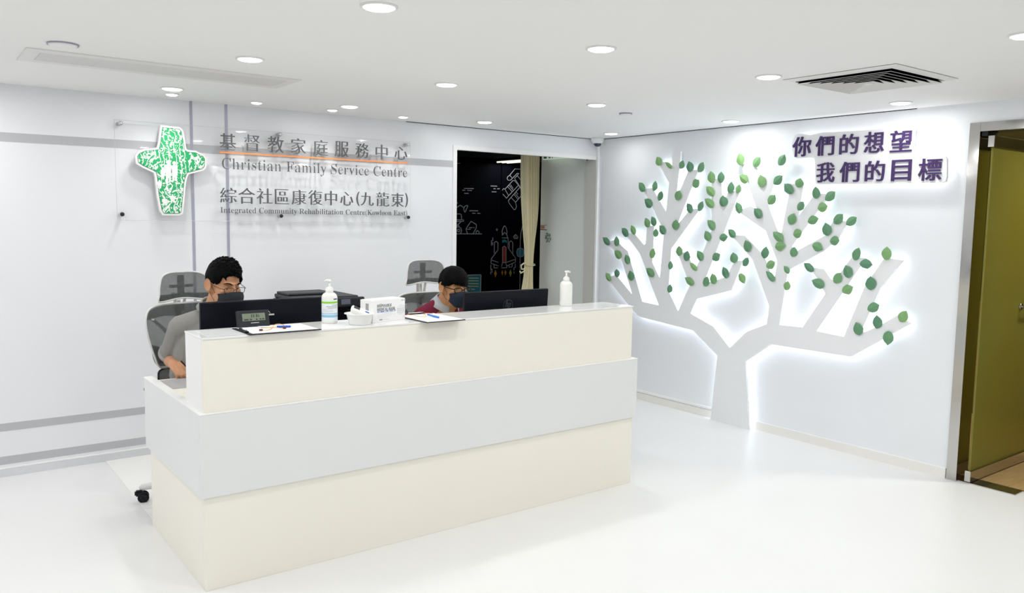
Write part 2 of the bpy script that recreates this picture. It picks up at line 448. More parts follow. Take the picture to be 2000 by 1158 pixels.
def serif(s):
    o = ''
    for ch in s:
        if 'A' <= ch <= 'Z': o += chr(0x1D400 + ord(ch) - 65)
        elif 'a' <= ch <= 'z': o += chr(0x1D41A + ord(ch) - 97)
        else: o += ch
    return o
def advances(s):
    ref = max(v[0] for v in glyph2d('l')[0]); xs = []
    for k in range(len(s) + 1):
        xs.append(max(v[0] for v in glyph2d(s[:k] + 'l')[0]) - ref)
    return xs
def text_line(name, s, place, m, parent, x0, x1, base, cap_h, ox=0.0, oy=0.0, depth=0.006, plain=False):
    t = s if plain else serif(s); xs = advances(t); cap = max(v[1] for v in glyph2d(t[0])[0])
    sx = (x1 - x0) / xs[-1]; sy = cap_h / cap
    for k, ch in enumerate(t):
        if ch == ' ': continue
        letter(name, ch, place, m, parent, ox, oy, depth, scale=(sx, sy), org=(x0 + xs[k] * sx, base))

# fuse overlapping closed shapes into one continuous skin
def cap_bm(bm, p0, r0, p1, r1, flat0=False, flat1=False, sub=2):
    p0 = Vector(p0); p1 = Vector(p1)
    a, b = frame_of(p1 - p0); n = 16
    A = [bm.verts.new(p0 + (a * math.cos(2 * math.pi * k / n) + b * math.sin(2 * math.pi * k / n)) * r0) for k in range(n)]
    B = [bm.verts.new(p1 + (a * math.cos(2 * math.pi * k / n) + b * math.sin(2 * math.pi * k / n)) * r1) for k in range(n)]
    for k in range(n): bm.faces.new((A[k], A[(k + 1) % n], B[(k + 1) % n], B[k]))
    bm.faces.new(A[::-1]); bm.faces.new(B)
    if not flat0: sphere_bm(bm, p0, r0, sub=sub)
    if not flat1: sphere_bm(bm, p1, r1, sub=sub)
def fuse(name, bm, voxel, m, parent=None, smooth=4, deform=None):
    bmesh.ops.recalc_face_normals(bm, faces=bm.faces)
    me = bpy.data.meshes.new('tmp'); bm.to_mesh(me); bm.free()
    o = bpy.data.objects.new('tmp', me); COL.objects.link(o)
    md = o.modifiers.new('r', 'REMESH'); md.mode = 'VOXEL'; md.voxel_size = voxel
    if smooth:
        ms = o.modifiers.new('s', 'SMOOTH'); ms.factor = 0.5; ms.iterations = smooth
    dg = bpy.context.evaluated_depsgraph_get()
    out = bpy.data.meshes.new_from_object(o.evaluated_get(dg))
    bpy.data.objects.remove(o); bpy.data.meshes.remove(me)
    out.name = name
    if deform:
        for v in out.vertices: v.co = deform(v.co)
    out.materials.clear()
    return mobj(name, out, m, parent, smooth=True)

# ------------------------------------------------------------------ measured outlines, metres, in the plane of each wall
LIMB = [(-1.53,0.533),(-1.266,0.707),(-0.645,0.756),(-0.575,0.801),(-0.504,0.857),(-0.486,0.87),(-0.22,1.071),(-0.34,1.109),(-0.556,0.946),(-0.392,1.286),(-0.198,1.391),(-0.309,1.427),(-0.485,1.328),(-0.682,0.891),(-0.879,0.878),(-0.644,1.304),(-0.625,1.324),(-0.45,1.483),(-0.549,1.497),(-0.687,1.39),(-0.699,1.405),(-0.712,1.565),(-0.797,1.561),(-0.794,1.458),(-0.793,1.375),(-0.786,1.249),(-0.879,1.115),(-0.912,1.503),(-0.885,1.552),(-0.765,1.728),(-0.649,1.876),(-0.755,1.889),(-0.926,1.686),(-0.951,1.924),(-0.819,2.101),(-0.875,2.104),(-0.975,2.069),(-1.059,2.041),(-1.042,1.863),(-1.037,1.793),(-1.162,2.028),(-1.263,2.026),(-1.059,1.577),(-1.193,1.707),(-1.296,1.71),(-1.0,1.374),(-0.985,1.073),(-0.99,1.0),(-1.1,0.849),(-1.233,0.845),(-1.473,0.763),(-1.642,0.614)]
UPBRANCH = [(-1.1,0.849),(-1.217,1.079),(-1.072,1.342),(-1.168,1.349),(-1.265,1.21),(-1.306,1.282),(-1.423,1.54),(-1.403,1.947),(-1.498,1.944),(-1.511,1.825),(-1.53,1.76),(-1.573,1.848),(-1.675,1.847),(-1.675,1.825),(-1.366,1.118),(-1.406,1.113),(-1.56,1.165),(-1.59,1.174),(-1.659,1.305),(-1.739,1.309),(-1.64,1.071),(-1.297,0.973),(-1.233,0.845)]
TRUNK = [(-1.482,0.0),(-1.53,0.533),(-1.642,0.614),(-1.648,0.614),(-1.799,0.76),(-1.98,0.84),(-1.996,0.981),(-1.831,1.315),(-1.823,1.328),(-1.626,1.496),(-1.652,1.504),(-1.744,1.503),(-1.891,1.388),(-1.942,1.332),(-1.994,1.228),(-2.023,1.195),(-2.035,1.215),(-2.046,1.324),(-1.936,1.543),(-1.704,1.672),(-1.7,1.692),(-1.712,1.705),(-1.786,1.732),(-1.819,1.716),(-1.85,1.693),(-1.757,1.904),(-1.679,2.05),(-1.816,2.044),(-1.885,1.917),(-1.931,2.045),(-2.029,2.048),(-1.968,1.832),(-1.946,1.735),(-2.038,1.55),(-2.064,1.49),(-2.12,1.814),(-2.124,1.888),(-2.238,1.901),(-2.21,1.659),(-2.333,1.819),(-2.413,1.815),(-2.418,1.771),(-2.167,1.438),(-2.182,1.405),(-2.21,1.405),(-2.428,1.523),(-2.484,1.625),(-2.584,1.627),(-2.579,1.593),(-2.534,1.506),(-2.428,1.414),(-2.156,1.267),(-2.139,1.24),(-2.09,0.847),(-2.286,0.853),(-2.455,1.112),(-2.334,1.284),(-2.363,1.29),(-2.434,1.286),(-2.488,1.219),(-2.52,1.21),(-2.642,1.383),(-2.743,1.377),(-2.7,1.31),(-2.401,0.839),(-2.612,0.824),(-2.746,1.19),(-2.872,1.388),(-2.995,1.376),(-2.852,1.18),(-2.823,1.099),(-2.748,0.903),(-2.754,0.871),(-2.874,0.939),(-2.989,1.019),(-3.069,0.969),(-2.668,0.693),(-2.178,0.693),(-2.02,0.691),(-1.802,0.526),(-1.86,0.0)]
STUB = [(-0.954,2.022),(-0.953,2.167),(-1.046,2.184),(-1.038,2.019)]
LEAVES = [(-0.815,2.149,-0.855,2.076,0.066),(-0.912,2.102,-0.987,2.046,0.034),(-1.112,2.105,-1.073,2.043,0.056),(-1.169,2.096,-1.192,2.008,0.069),(-1.286,1.943,-1.224,1.888,0.068),(-0.615,1.937,-0.682,1.859,0.063),(-0.807,1.947,-0.786,1.86,0.054),(-0.884,1.859,-0.852,1.777,0.059),(-0.689,1.794,-0.772,1.724,0.066),(-1.083,1.863,-1.05,1.781,0.065),(-1.17,1.756,-1.215,1.674,0.056),(-0.706,1.63,-0.742,1.547,0.06),(-0.777,1.642,-0.82,1.561,0.055),(-1.056,1.618,-1.046,1.532,0.07),(-0.874,1.568,-0.933,1.495,0.062),(-0.837,1.539,-0.82,1.466,0.055),(-0.531,1.562,-0.582,1.48,0.053),(-0.414,1.532,-0.495,1.463,0.061),(-0.17,1.443,-0.262,1.379,0.054),(-0.349,1.459,-0.348,1.37,0.06),(-0.331,1.328,-0.414,1.265,0.065),(-0.475,1.298,-0.51,1.216,0.064),(-0.816,1.367,-0.782,1.283,0.06),(-0.223,1.121,-0.284,1.046,0.056),(-0.361,1.162,-0.373,1.086,0.062),(-0.53,1.157,-0.563,1.07,0.069),(-0.733,1.193,-0.822,1.128,0.061),(-1.009,1.269,-1.002,1.197,0.049),(-1.018,1.072,-0.999,0.999,0.053),(-1.096,1.4,-1.1,1.315,0.062),(-1.194,1.363,-1.173,1.278,0.067),(-1.219,1.264,-1.295,1.207,0.04),(-1.174,1.142,-1.269,1.088,0.055),(-1.324,2.082,-1.274,2.003,0.06),(-1.335,1.768,-1.293,1.69,0.053),(-1.402,2.008,-1.421,1.915,0.069),(-1.505,2.0,-1.504,1.91,0.062),(-1.361,1.885,-1.442,1.812,0.059),(-1.611,1.918,-1.597,1.827,0.06),(-1.686,1.896,-1.661,1.829,0.048),(-1.351,1.788,-1.443,1.722,0.058),(-1.53,1.815,-1.538,1.724,0.073),(-1.671,2.134,-1.697,2.04,0.065),(-1.864,2.097,-1.808,2.028,0.062),(-2.079,2.104,-2.032,2.028,0.063),(-1.683,1.963,-1.759,1.912,0.059),(-1.876,1.965,-1.893,1.87,0.067),(-2.067,1.952,-1.994,1.893,0.06),(-2.014,1.812,-1.956,1.744,0.062),(-2.088,1.893,-2.16,1.822,0.061),(-1.663,1.759,-1.702,1.673,0.057),(-1.832,1.713,-1.895,1.64,0.058),(-2.181,1.676,-2.146,1.596,0.064),(-1.387,1.618,-1.455,1.541,0.061),(-1.297,1.369,-1.345,1.289,0.059),(-1.371,1.533,-1.413,1.452,0.06),(-1.595,1.493,-1.513,1.478,0.056),(-1.597,1.548,-1.665,1.489,0.052),(-1.526,1.353,-1.452,1.305,0.061),(-1.762,1.468,-1.803,1.381,0.063),(-1.954,1.427,-1.94,1.336,0.061),(-1.652,1.37,-1.668,1.287,0.067),(-1.796,1.336,-1.753,1.269,0.051),(-1.561,1.25,-1.603,1.164,0.057),(-1.414,1.164,-1.377,1.084,0.058),(-1.457,1.193,-1.482,1.108,0.063),(-1.773,1.135,-1.72,1.208,0.056),(-2.008,1.536,-2.096,1.473,0.061),(-2.12,1.441,-2.031,1.427,0.062),(-2.038,1.315,-1.962,1.275,0.06),(-1.964,1.243,-2.039,1.171,0.047),(-2.198,1.435,-2.18,1.362,0.058),(-2.116,1.29,-2.163,1.237,0.037),(-2.16,1.181,-2.143,1.112,0.05),(-2.219,1.929,-2.201,1.862,0.067),(-2.252,1.763,-2.21,1.698,0.054),(-2.342,1.865,-2.353,1.78,0.055),(-2.498,1.826,-2.423,1.77,0.06),(-2.445,1.73,-2.368,1.713,0.061),(-2.38,1.642,-2.295,1.618,0.059),(-2.252,1.544,-2.182,1.521,0.06),(-2.563,1.674,-2.5,1.608,0.06),(-2.665,1.655,-2.591,1.602,0.055),(-2.435,1.612,-2.459,1.521,0.065),(-2.55,1.49,-2.476,1.485,0.061),(-2.425,1.424,-2.341,1.455,0.058),(-2.698,1.447,-2.667,1.361,0.054),(-2.799,1.335,-2.706,1.341,0.057),(-2.604,1.324,-2.637,1.237,0.063),(-2.57,1.269,-2.526,1.196,0.061),(-2.28,1.322,-2.362,1.265,0.048),(-2.351,1.202,-2.45,1.164,0.062),(-2.668,1.181,-2.589,1.138,0.059),(-2.89,1.463,-2.891,1.373,0.061),(-2.791,1.26,-2.795,1.166,0.068),(-2.862,1.075,-2.782,1.031,0.061),(-2.849,1.002,-2.856,0.911,0.059),(-2.704,0.939,-2.736,0.852,0.063),(-3.045,1.052,-3.009,0.976,0.059),(-2.935,0.811,-2.938,0.906,0.065)]
PLATE_R = [(-2.139,2.172),(-2.152,2.214),(-2.17,2.236),(-2.188,2.246),(-2.215,2.244),(-2.282,2.228),(-2.333,2.234),(-2.383,2.24),(-2.537,2.235),(-2.664,2.232),(-2.812,2.233),(-3.014,2.229),(-3.033,2.222),(-3.041,2.204),(-3.039,2.123),(-3.036,2.048),(-3.211,2.039),(-3.233,2.032),(-3.245,2.015),(-3.252,1.907),(-3.246,1.879),(-3.227,1.872),(-2.367,1.882),(-2.353,1.889),(-2.346,1.902),(-2.337,2.038),(-2.328,2.061),(-2.309,2.071),(-2.187,2.071),(-2.165,2.082),(-2.147,2.132)]
CH_R = [('你',-2.151,-2.301,2.081,2.222),('們',-2.337,-2.48,2.079,2.216),('的',-2.521,-2.659,2.079,2.215),('想',-2.698,-2.839,2.079,2.218),('望',-2.879,-3.024,2.075,2.213),('我',-2.355,-2.495,1.893,2.031),('們',-2.532,-2.677,1.891,2.029),('的',-2.718,-2.854,1.891,2.027),('目',-2.9,-3.031,1.889,2.025),('標',-3.075,-3.222,1.886,2.025)]
CH_L = [('基',-3.515,-3.406,2.044,2.154),('督',-3.347,-3.239,2.047,2.159),('教',-3.184,-3.068,2.046,2.158),('家',-3.014,-2.903,2.048,2.156),('庭',-2.846,-2.733,2.044,2.156),('服',-2.678,-2.568,2.045,2.157),('務',-2.511,-2.402,2.047,2.155),('中',-2.343,-2.242,2.043,2.155),('心',-2.181,-2.07,2.048,2.149),('綜',-3.52,-3.407,1.686,1.789),('合',-3.396,-3.279,1.683,1.792),('社',-3.268,-3.156,1.684,1.793),('區',-3.137,-3.034,1.686,1.791),('康',-3.014,-2.903,1.685,1.791),('復',-2.888,-2.778,1.686,1.792),('中',-2.759,-2.664,1.685,1.791),('心',-2.638,-2.533,1.685,1.787),('(',-2.506,-2.48,1.685,1.792),('九',-2.471,-2.362,1.688,1.789),('龍',-2.339,-2.228,1.685,1.793),('東',-2.209,-2.1,1.685,1.791),(')',-2.088,-2.064,1.683,1.794)]
CROSS = [(-3.885,2.16),(-3.784,2.157),(-3.771,2.144),(-3.762,2.091),(-3.753,2.026),(-3.737,2.013),(-3.684,2.011),(-3.636,1.989),(-3.625,1.973),(-3.629,1.923),(-3.643,1.909),(-3.74,1.879),(-3.752,1.851),(-3.763,1.807),(-3.77,1.735),(-3.78,1.653),(-3.784,1.62),(-3.797,1.611),(-3.889,1.61),(-3.901,1.629),(-3.917,1.731),(-3.924,1.839),(-3.931,1.876),(-3.949,1.886),(-4.004,1.91),(-4.036,1.93),(-4.04,1.967),(-4.028,1.986),(-3.996,2.003),(-3.91,2.017),(-3.898,2.066),(-3.888,2.146)]
MURAL = {'satellite': [[(2.177,2.326),(2.038,2.327),(1.942,2.23),(1.904,2.205),(1.894,2.181),(1.914,2.155),(1.958,2.157),(2.079,2.263),(2.113,2.264),(2.031,2.187)],[(1.942,2.23),(1.982,2.196)],[(2.031,2.187),(2.183,2.016)],[(2.084,2.228),(2.18,2.138)],[(2.031,2.187),(2.084,2.228)],[(1.858,2.022),(2.002,2.154),(2.031,2.156),(2.107,2.088),(1.928,1.931),(1.858,2.022)],[(1.906,2.062),(1.995,1.987)],[(1.93,2.082),(2.015,2.007)],[(1.959,2.091),(2.009,2.038)],[(1.858,2.022),(1.834,2.032),(1.81,2.005)],[(1.821,1.951),(1.89,1.891),(1.928,1.931)],[(1.972,1.905),(2.132,2.058),(2.183,2.005)],[(2.107,2.088),(2.132,2.058)],[(1.972,1.905),(2.057,1.836),(2.184,1.957)],[(2.021,1.957),(2.096,1.884)],[(2.045,1.969),(2.121,1.897)],[(2.069,1.985),(2.1,1.955)],[(1.972,1.905),(1.924,1.857),(1.94,1.818),(2.03,1.726),(2.059,1.735),(2.078,1.774),(2.057,1.836)]],'rover': [[(0.994,1.725),(1.075,1.773),(1.143,1.74)],[(1.143,1.74),(1.162,1.765),(1.203,1.772),(1.205,1.76),(1.16,1.675),(1.144,1.696),(1.139,1.728),(1.143,1.74)],[(0.995,1.648),(1.08,1.651),(1.099,1.637),(1.104,1.571)],[(0.996,1.567),(1.13,1.568),(1.141,1.558),(1.13,1.546),(0.996,1.545)],[(1.1,1.546),(1.03,1.49)],[(1.004,1.489),(1.056,1.49),(1.06,1.471)],[(1.004,1.468),(1.056,1.468),(1.09,1.452),(1.107,1.418),(1.094,1.387),(1.08,1.374)],[(1.054,1.437),(1.075,1.427),(1.077,1.412),(1.055,1.399),(1.034,1.409),(1.034,1.427),(1.054,1.437)]],'rock': [[(1.204,1.374),(1.18,1.434),(1.206,1.478),(1.266,1.548),(1.359,1.501),(1.356,1.453),(1.303,1.374)],[(1.192,1.435),(1.26,1.435)],[(1.233,1.458),(1.29,1.458)],[(1.309,1.458),(1.325,1.458)],[(1.357,1.381),(1.356,1.403),(1.379,1.415),(1.406,1.4),(1.407,1.381)],[(1.005,1.37),(1.453,1.37)]],'star_dash': [[(1.14,2.011),(1.303,2.013)],[(1.112,1.985),(1.16,1.985)],[(1.196,1.985),(1.272,1.985)],[(1.145,1.942),(1.218,1.943)],[(1.6,2.061),(1.714,2.062)],[(1.652,2.024),(1.687,2.025)],[(1.719,2.025),(1.762,2.026)],[(1.622,1.978),(1.703,1.979)],[(1.012,2.355),(1.074,2.358)],[(1.236,1.698),(1.383,1.699)],[(1.284,1.664),(1.34,1.664)],[(1.372,1.664),(1.421,1.663)],[(1.008,1.803),(1.038,1.803)],[(1.707,1.431),(1.74,1.431)],[(1.723,1.448),(1.724,1.413)],[(1.651,1.316),(1.651,1.265)],[(1.626,1.276),(1.627,1.197)],[(1.648,1.245),(1.649,1.206)],[(1.622,0.918),(1.623,0.837)],[(1.643,0.861),(1.644,0.803)],[(1.622,0.818),(1.623,0.779)],[(2.071,0.925),(2.072,0.86)],[(2.047,0.871),(2.048,0.826)],[(2.048,0.811),(2.049,0.778)]],'rocket': [[(1.822,1.345),(1.817,1.403),(1.836,1.462),(1.862,1.488),(1.889,1.462),(1.908,1.403),(1.903,1.358)],[(1.822,1.348),(1.863,1.394),(1.903,1.358),(1.924,1.312),(1.933,1.26),(1.931,1.168)],[(1.819,1.311),(1.924,1.309)],[(1.93,1.258),(1.928,1.169),(2.073,1.009),(2.074,0.949),(1.914,0.894)],[(2.073,0.989),(1.901,0.948)],[(1.681,1.084),(1.679,1.24),(1.712,1.261),(1.745,1.239),(1.746,1.132)],[(1.746,1.132),(1.629,1.007),(1.624,0.94),(1.756,0.897)],[(1.629,0.988),(1.755,0.951)],[(1.953,1.159),(1.951,1.243),(1.984,1.265),(2.016,1.242),(2.02,1.069)],[(1.678,0.914),(1.679,0.872),(1.747,0.87)],[(1.951,0.903),(1.954,0.875),(2.011,0.876),(2.015,0.921)],[(1.817,0.867),(1.917,0.869),(1.895,0.943),(1.834,0.945),(1.817,0.886)],[(1.834,0.945),(1.83,1.17),(1.86,1.189),(1.894,1.169),(1.898,0.943)]],'planet_orbit': [[(2.212,1.544),(2.171,1.395),(2.159,1.276),(2.159,1.097),(2.164,0.537)],[(2.161,1.159),(2.214,1.141),(2.234,1.089),(2.217,1.036),(2.164,1.022),(2.11,1.038),(2.093,1.091),(2.108,1.142),(2.161,1.159)]],'small_rock': [[(2.03,1.326),(2.066,1.36),(2.11,1.326),(2.105,1.301),(2.043,1.301),(2.03,1.326)]]}
MFILL = {'teal': [[(1.822,1.278),(1.865,1.287),(1.908,1.272),(1.908,1.233),(1.865,1.25),(1.823,1.234)],[(2.161,1.157),(2.214,1.141),(2.232,1.089),(2.217,1.036),(2.164,1.024),(2.112,1.038),(2.095,1.091),(2.11,1.142)],[(1.217,0.777),(1.447,0.775),(1.443,0.528),(1.163,0.531)]],'red': [[(1.839,1.17),(1.861,1.182),(1.885,1.17),(1.889,0.948),(1.843,0.949)]],'amber': [[(1.707,0.84),(1.734,0.79),(1.708,0.727),(1.683,0.792)],[(1.832,0.839),(1.848,0.797),(1.834,0.753),(1.818,0.798)],[(1.888,0.84),(1.909,0.795),(1.89,0.751),(1.872,0.796)]],'olive': [[(1.983,0.84),(2.009,0.787),(1.985,0.728),(1.959,0.789)]],'slate': [[(2.042,1.306),(2.066,1.348),(2.102,1.308)]]}
MPAPER = [[(1.217,0.779),(1.447,0.777),(1.443,0.523)],[(1.229,0.736),(1.405,0.729)],[(1.23,0.698),(1.406,0.69)],[(1.23,0.657),(1.406,0.649)],[(1.231,0.619),(1.407,0.61)],[(1.231,0.576),(1.344,0.569)]]

# ================================================================== THE SETTING
XL, YF = -9.5, -9.5            # unseen far side of the lobby
def struct(o): o['kind'] = 'structure'; return o

fl = struct(box('floor', (XL, YF, -0.1), (0.0, 0.0, 0.0), M['floor']))
for a, b in (((-4.272, -2.2), (-1.7, -1.075)), ((-4.272, -1.069), (-1.7, -0.006))):
    box('floor_panel', (a[0], a[1], 0.0), (b[0], b[1], 0.003), M['floor_gloss'], fl)
struct(box('ceiling', (XL, YF, CEIL), (0.0, 0.0, CEIL + 0.15), M['ceiling']))
wb = struct(boxes('wall_back', [((XL, 0, 0), (-1.60, 0.137, CEIL)), ((-1.60, 0, 2.195), (0.0, 0.030, 2.46))], M['wall']))
for x in (-3.684, -3.452):
    box('groove_trim', (x - 0.009, -0.003, 0.06), (x + 0.009, 0.001, CEIL), M['trim_metal'], wb)
box('grey_stripe', (XL, -0.0015, 0.280), (-1.61, 0.001, 0.328), M['stripe'], wb)
box('grey_stripe', (XL, -0.0015, 0.075), (-1.61, 0.001, 0.124), M['stripe'], wb)
for a, b in ((XL, -3.693), (-3.675, -3.461), (-3.443, -1.61)):
    box('grey_stripe', (a, -0.0015, 2.018), (b, 0.001, 2.072), M['stripe'], wb)
# right wall, with the doorway
wr = struct(boxes('wall_right', [((0, -3.34, 0), (0.137, 0.0, CEIL)), ((0, YF, 2.23), (0.137, -3.34, CEIL)), ((0, YF, 0), (0.137, -4.60, 2.23))], M['wall_right']))
struct(box('wall_left', (XL - 0.1, YF, 0), (XL, 0.137, CEIL), M['wall']))
struct(box('wall_front', (XL, YF - 0.1, 0), (0.0, YF, CEIL), M['wall']))
bb = struct(box('baseboard_back', (XL, -0.012, 0.0), (-1.61, 0.0, 0.050), M['skirt']))
box('top_edge', (XL, -0.013, 0.050), (-1.61, 0.0, 0.056), M['white'], bb)
br = struct(box('baseboard_right', (-0.012, -3.333, 0.0), (0.0, -0.03, 0.062), M['skirt_cream']))
box('cable_trunk', (-0.016, -1.47, 0.066), (0.0, -0.03, 0.086), M['white'], br)
box('top_edge', (-0.012, -3.333, 0.062), (0.0, -1.9, 0.066), M['white'], br)
# thin dark strips where the ceiling meets the walls
struct(box('trim_1', (-2.05, -0.004, CEIL - 0.005), (-0.004, 0.0, CEIL - 0.001), M['dkgrey']))
struct(box('trim_2', (-0.004, -3.0, CEIL - 0.005), (0.0, -0.004, CEIL - 0.001), M['dkgrey']))
# pale trunking in the corner below the dome camera
struct(box('trim_3', (-0.022, -0.030, 0.0), (0.0, -0.002, 2.29), M['white'], bev=0.003))

# opening in the back wall
of = struct(boxes('trim_4', [((-1.612, -0.008, 0.0), (-1.575, 0.137, 2.200)), ((-1.575, -0.008, 2.163), (-0.024, 0.034, 2.200))], M['white']))
box('jamb_lining', (-0.022, 0.002, 0.0), (-0.001, 0.137, 2.163), M['beige'], of)
wp = struct(box('wall_corridor', (0.004, 0.138, 0.0), (0.16, 0.842, 2.50), M['grey_wall']))
box('edge_strip', (-0.004, 0.138, 0.0), (0.004, 0.150, 2.45), M['dkgrey'], wp)

# dark room beyond
wm = struct(box('wall_mural', (-6.0, 3.985, 0), (1.785, 4.1, 2.50), M['mural_black']))
box('mural_panel', (1.805, 3.985, 0), (6.5, 4.1, 2.50), M['mural_black'], wm)
struct(box('wall_dark_left', (-6.1, 0.137, 0), (-6.0, 4.1, 2.5), M['mural_black']))
struct(box('wall_dark_right', (6.5, 0.137, 0), (6.6, 4.1, 2.5), M['mural_black']))
struct(box('wall_dark_near', (0.16, 0.30, 0), (6.5, 0.40, 2.5), M['mural_black']))
struct(box('floor_dark_room', (-6.1, 0.0, -0.1), (6.6, 4.1, 0.0), M['dark_floor']))
cd = struct(box('ceiling_dark_room', (-6.1, 0.137, 2.46), (6.6, 4.1, 2.56), M['dark_ceiling']))
for i in range(5):
    for j in range(3):
        box('ceiling_tile', (-1.9 + i * 1.25, 0.35 + j * 1.2, 2.445), (-0.70 + i * 1.25, 1.50 + j * 1.2, 2.46), M['dark_ceiling'], cd)

# mural line art, flat strips on the wall
def strip(bm, pts, wd, y0, y1):
    for p, q in zip(pts, pts[1:]):
        P = Vector(p); Q = Vector(q); d = Q - P
        if d.length < 1e-4: continue
        d.normalize(); n = Vector((-d.y, d.x)) * wd / 2; P = P - d * wd * 0.08; Q = Q + d * wd * 0.08
        c = [P + n, Q + n, Q - n, P - n]
        A = [bm.verts.new((k.x, y0, k.y)) for k in c]; B = [bm.verts.new((k.x, y1, k.y)) for k in c]
        bm.faces.new(A); bm.faces.new(B[::-1])
        for i in range(4): bm.faces.new((A[i], A[(i + 1) % 4], B[(i + 1) % 4], B[i]))
for k, lst in MURAL.items():
    bm = bmesh.new()
    for ln in lst: strip(bm, ln, 0.0105 if k != 'satellite' else 0.0075, 3.980, 3.984)
    from_bm({'satellite': 'satellite_drawing', 'rover': 'rover_drawing', 'rock': 'rock_drawing', 'star_dash': 'star_dashes', 'rocket': 'rocket_drawing', 'planet_orbit': 'orbit_drawing', 'small_rock': 'pebble_drawing'}[k], bm, M['line'], wm)
for k, lst in MFILL.items():
    for i, pl in enumerate(lst):
        prism({'teal': 'teal_shape', 'red': 'red_tank', 'amber': 'flame', 'olive': 'flame', 'slate': 'pebble_fill'}[k], pl, 'y', 3.9845, 3.9845 - 0.002, M['m_' + k], wm)
bm = bmesh.new(); strip(bm, MPAPER[0], 0.014, 3.979, 3.983)
from_bm('sheet_outline', bm, M['line'], wm)
for ln in MPAPER[1:]:
    bm = bmesh.new(); strip(bm, ln, 0.014, 3.978, 3.982); from_bm('sheet_line', bm, M['m_cream'], wm)

# graphics on the pale corridor wall
for i in range(4): box('orange_bar', (0.001, 0.835 - i * 0.017 - 0.010, 1.503), (0.0045, 0.835 - i * 0.017, 1.534), M['rust'], wp)
box('thin_rule', (0.001, 0.735, 1.537), (0.0045, 0.84, 1.541), M['print_grey'], wp)
box('thin_rule', (0.001, 0.735, 1.490), (0.0045, 0.84, 1.497), M['dk_green'], wp)
bm = bmesh.new(); rnd = random.Random(3)
cy, cz = 0.715, 1.42
for k in range(14):
    a = k * 2.4; r1 = 0.012; r2 = 0.030 + 0.022 * rnd.random()
    p = (0.0025, cy + r1 * math.cos(a), cz + r1 * math.sin(a)); q = (0.0025, cy + r2 * math.cos(a), cz + r2 * 1.05 * math.sin(a))
    tube_bm(bm, [p, q], 0.0018, 5)
    tube_bm(bm, [(0.0025, q[1] + 0.006 * math.cos(t), q[2] + 0.006 * math.sin(t)) for t in [i * math.pi / 4 for i in range(8)]], 0.0016, 4, closed=True)
from_bm('circuit_emblem', bm, M['dk_green'], wp)

# room behind the glass door
struct(boxes('floor_wood_room', [((0.137, -6.5, -0.1), (3.6, -1.6, 0.0))], M['brown']))
fw = bpy.data.objects['floor_wood_room']
for i in range(9):
    y1 = -2.2 - i * 0.18
    for j in range(3):
        box('wood_plank', (0.14 + j * 1.15 + (i % 2) * 0.0, y1 - 0.178, 0.0), (0.14 + j * 1.15 + 1.147, y1, 0.004), M['wood'], fw)
struct(box('floor_door_sill', (0.0, YF, -0.1), (0.137, -3.34, 0.0), M['floor']))
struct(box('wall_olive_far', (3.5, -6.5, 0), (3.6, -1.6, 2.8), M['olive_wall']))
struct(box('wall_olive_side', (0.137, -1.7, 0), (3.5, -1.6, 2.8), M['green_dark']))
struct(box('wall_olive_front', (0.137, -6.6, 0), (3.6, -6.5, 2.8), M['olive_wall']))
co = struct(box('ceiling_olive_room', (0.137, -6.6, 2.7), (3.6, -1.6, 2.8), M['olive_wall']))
box('bulkhead', (1.3, -6.4, 2.35), (3.45, -1.75, 2.70), M['olive_wall'], co)

# ================================================================== DOOR
dr = struct(empty('door_1', (0.0, -3.4, 0.0)))
def pt(name, a, b, m, parent, bev=0.0, off=(0.0, -3.4, 0.0)):
    return box(name, tuple(a[i] - off[i] for i in range(3)), tuple(b[i] - off[i] for i in range(3)), m, parent, bev)
pt('frame_post', (-0.010, -3.400, 0.0), (0.145, -3.338, 2.232), M['steel_b'], dr)
pt('frame_post', (-0.010, -4.62, 0.0), (0.145, -4.56, 2.232), M['steel_b'], dr)
pt('frame_header', (-0.010, -4.56, 2.178), (0.145, -3.401, 2.232), M['steel_b'], dr)
pt('pivot_box', (0.0, -3.405, 2.150), (0.14, -3.440, 2.176), M['black'], dr)
pt('sill_strip', (0.005, -3.735, 0.0), (0.136, -3.401, 0.006), M['steel'], dr)
gl = empty('glass_door_leaf', (0.02, -3.462, 0.0))
tag(gl, 'open frosted green glass door leaf with steel rails at the right edge', 'door')
pt('pane', (0.022, -3.468, 0.075), (0.95, -3.456, 2.105), M['frost'], gl, 0.001, (0.02, -3.462, 0))
pt('bottom_rail', (0.0, -3.480, 0.012), (0.95, -3.444, 0.080), M['steel_b'], gl, 0.002, (0.02, -3.462, 0))
pt('top_rail', (0.0, -3.480, 2.082), (0.95, -3.444, 2.150), M['steel_b'], gl, 0.002, (0.02, -3.462, 0))
hd = tube('handle', [(0.53 + 0.03, -0.006, 1.085), (0.53 + 0.03, -0.055, 1.085), (0.53 + 0.10, -0.060, 1.085), (0.53 + 0.14, -0.058, 1.085)], 0.010, M['steel_b'], gl)
lathe('rose', [(0, 0), (0.022, 0), (0.022, 0.008), (0, 0.008)], M['steel_b'], hd, mx=Matrix.Translation((0.56, -0.006, 1.085)) @ Matrix.Rotation(R(90), 4, 'X'))
# brown cupboard seen dimly through the frosted glass
cb = empty('cupboard', (2.3, -2.9, 0))
tag(cb, 'low brown cupboard dimly seen through the frosted glass door', 'cupboard')
box('body', (-0.3, -0.8, 0), (0.3, 0.8, 0.95), M['brown'], cb, 0.005)
for i in range(2): box('cupboard_door', (-0.32, -0.78 + i * 0.79, 0.06), (-0.301, -0.01 + i * 0.79, 0.92), M['brown'], cb, 0.003)

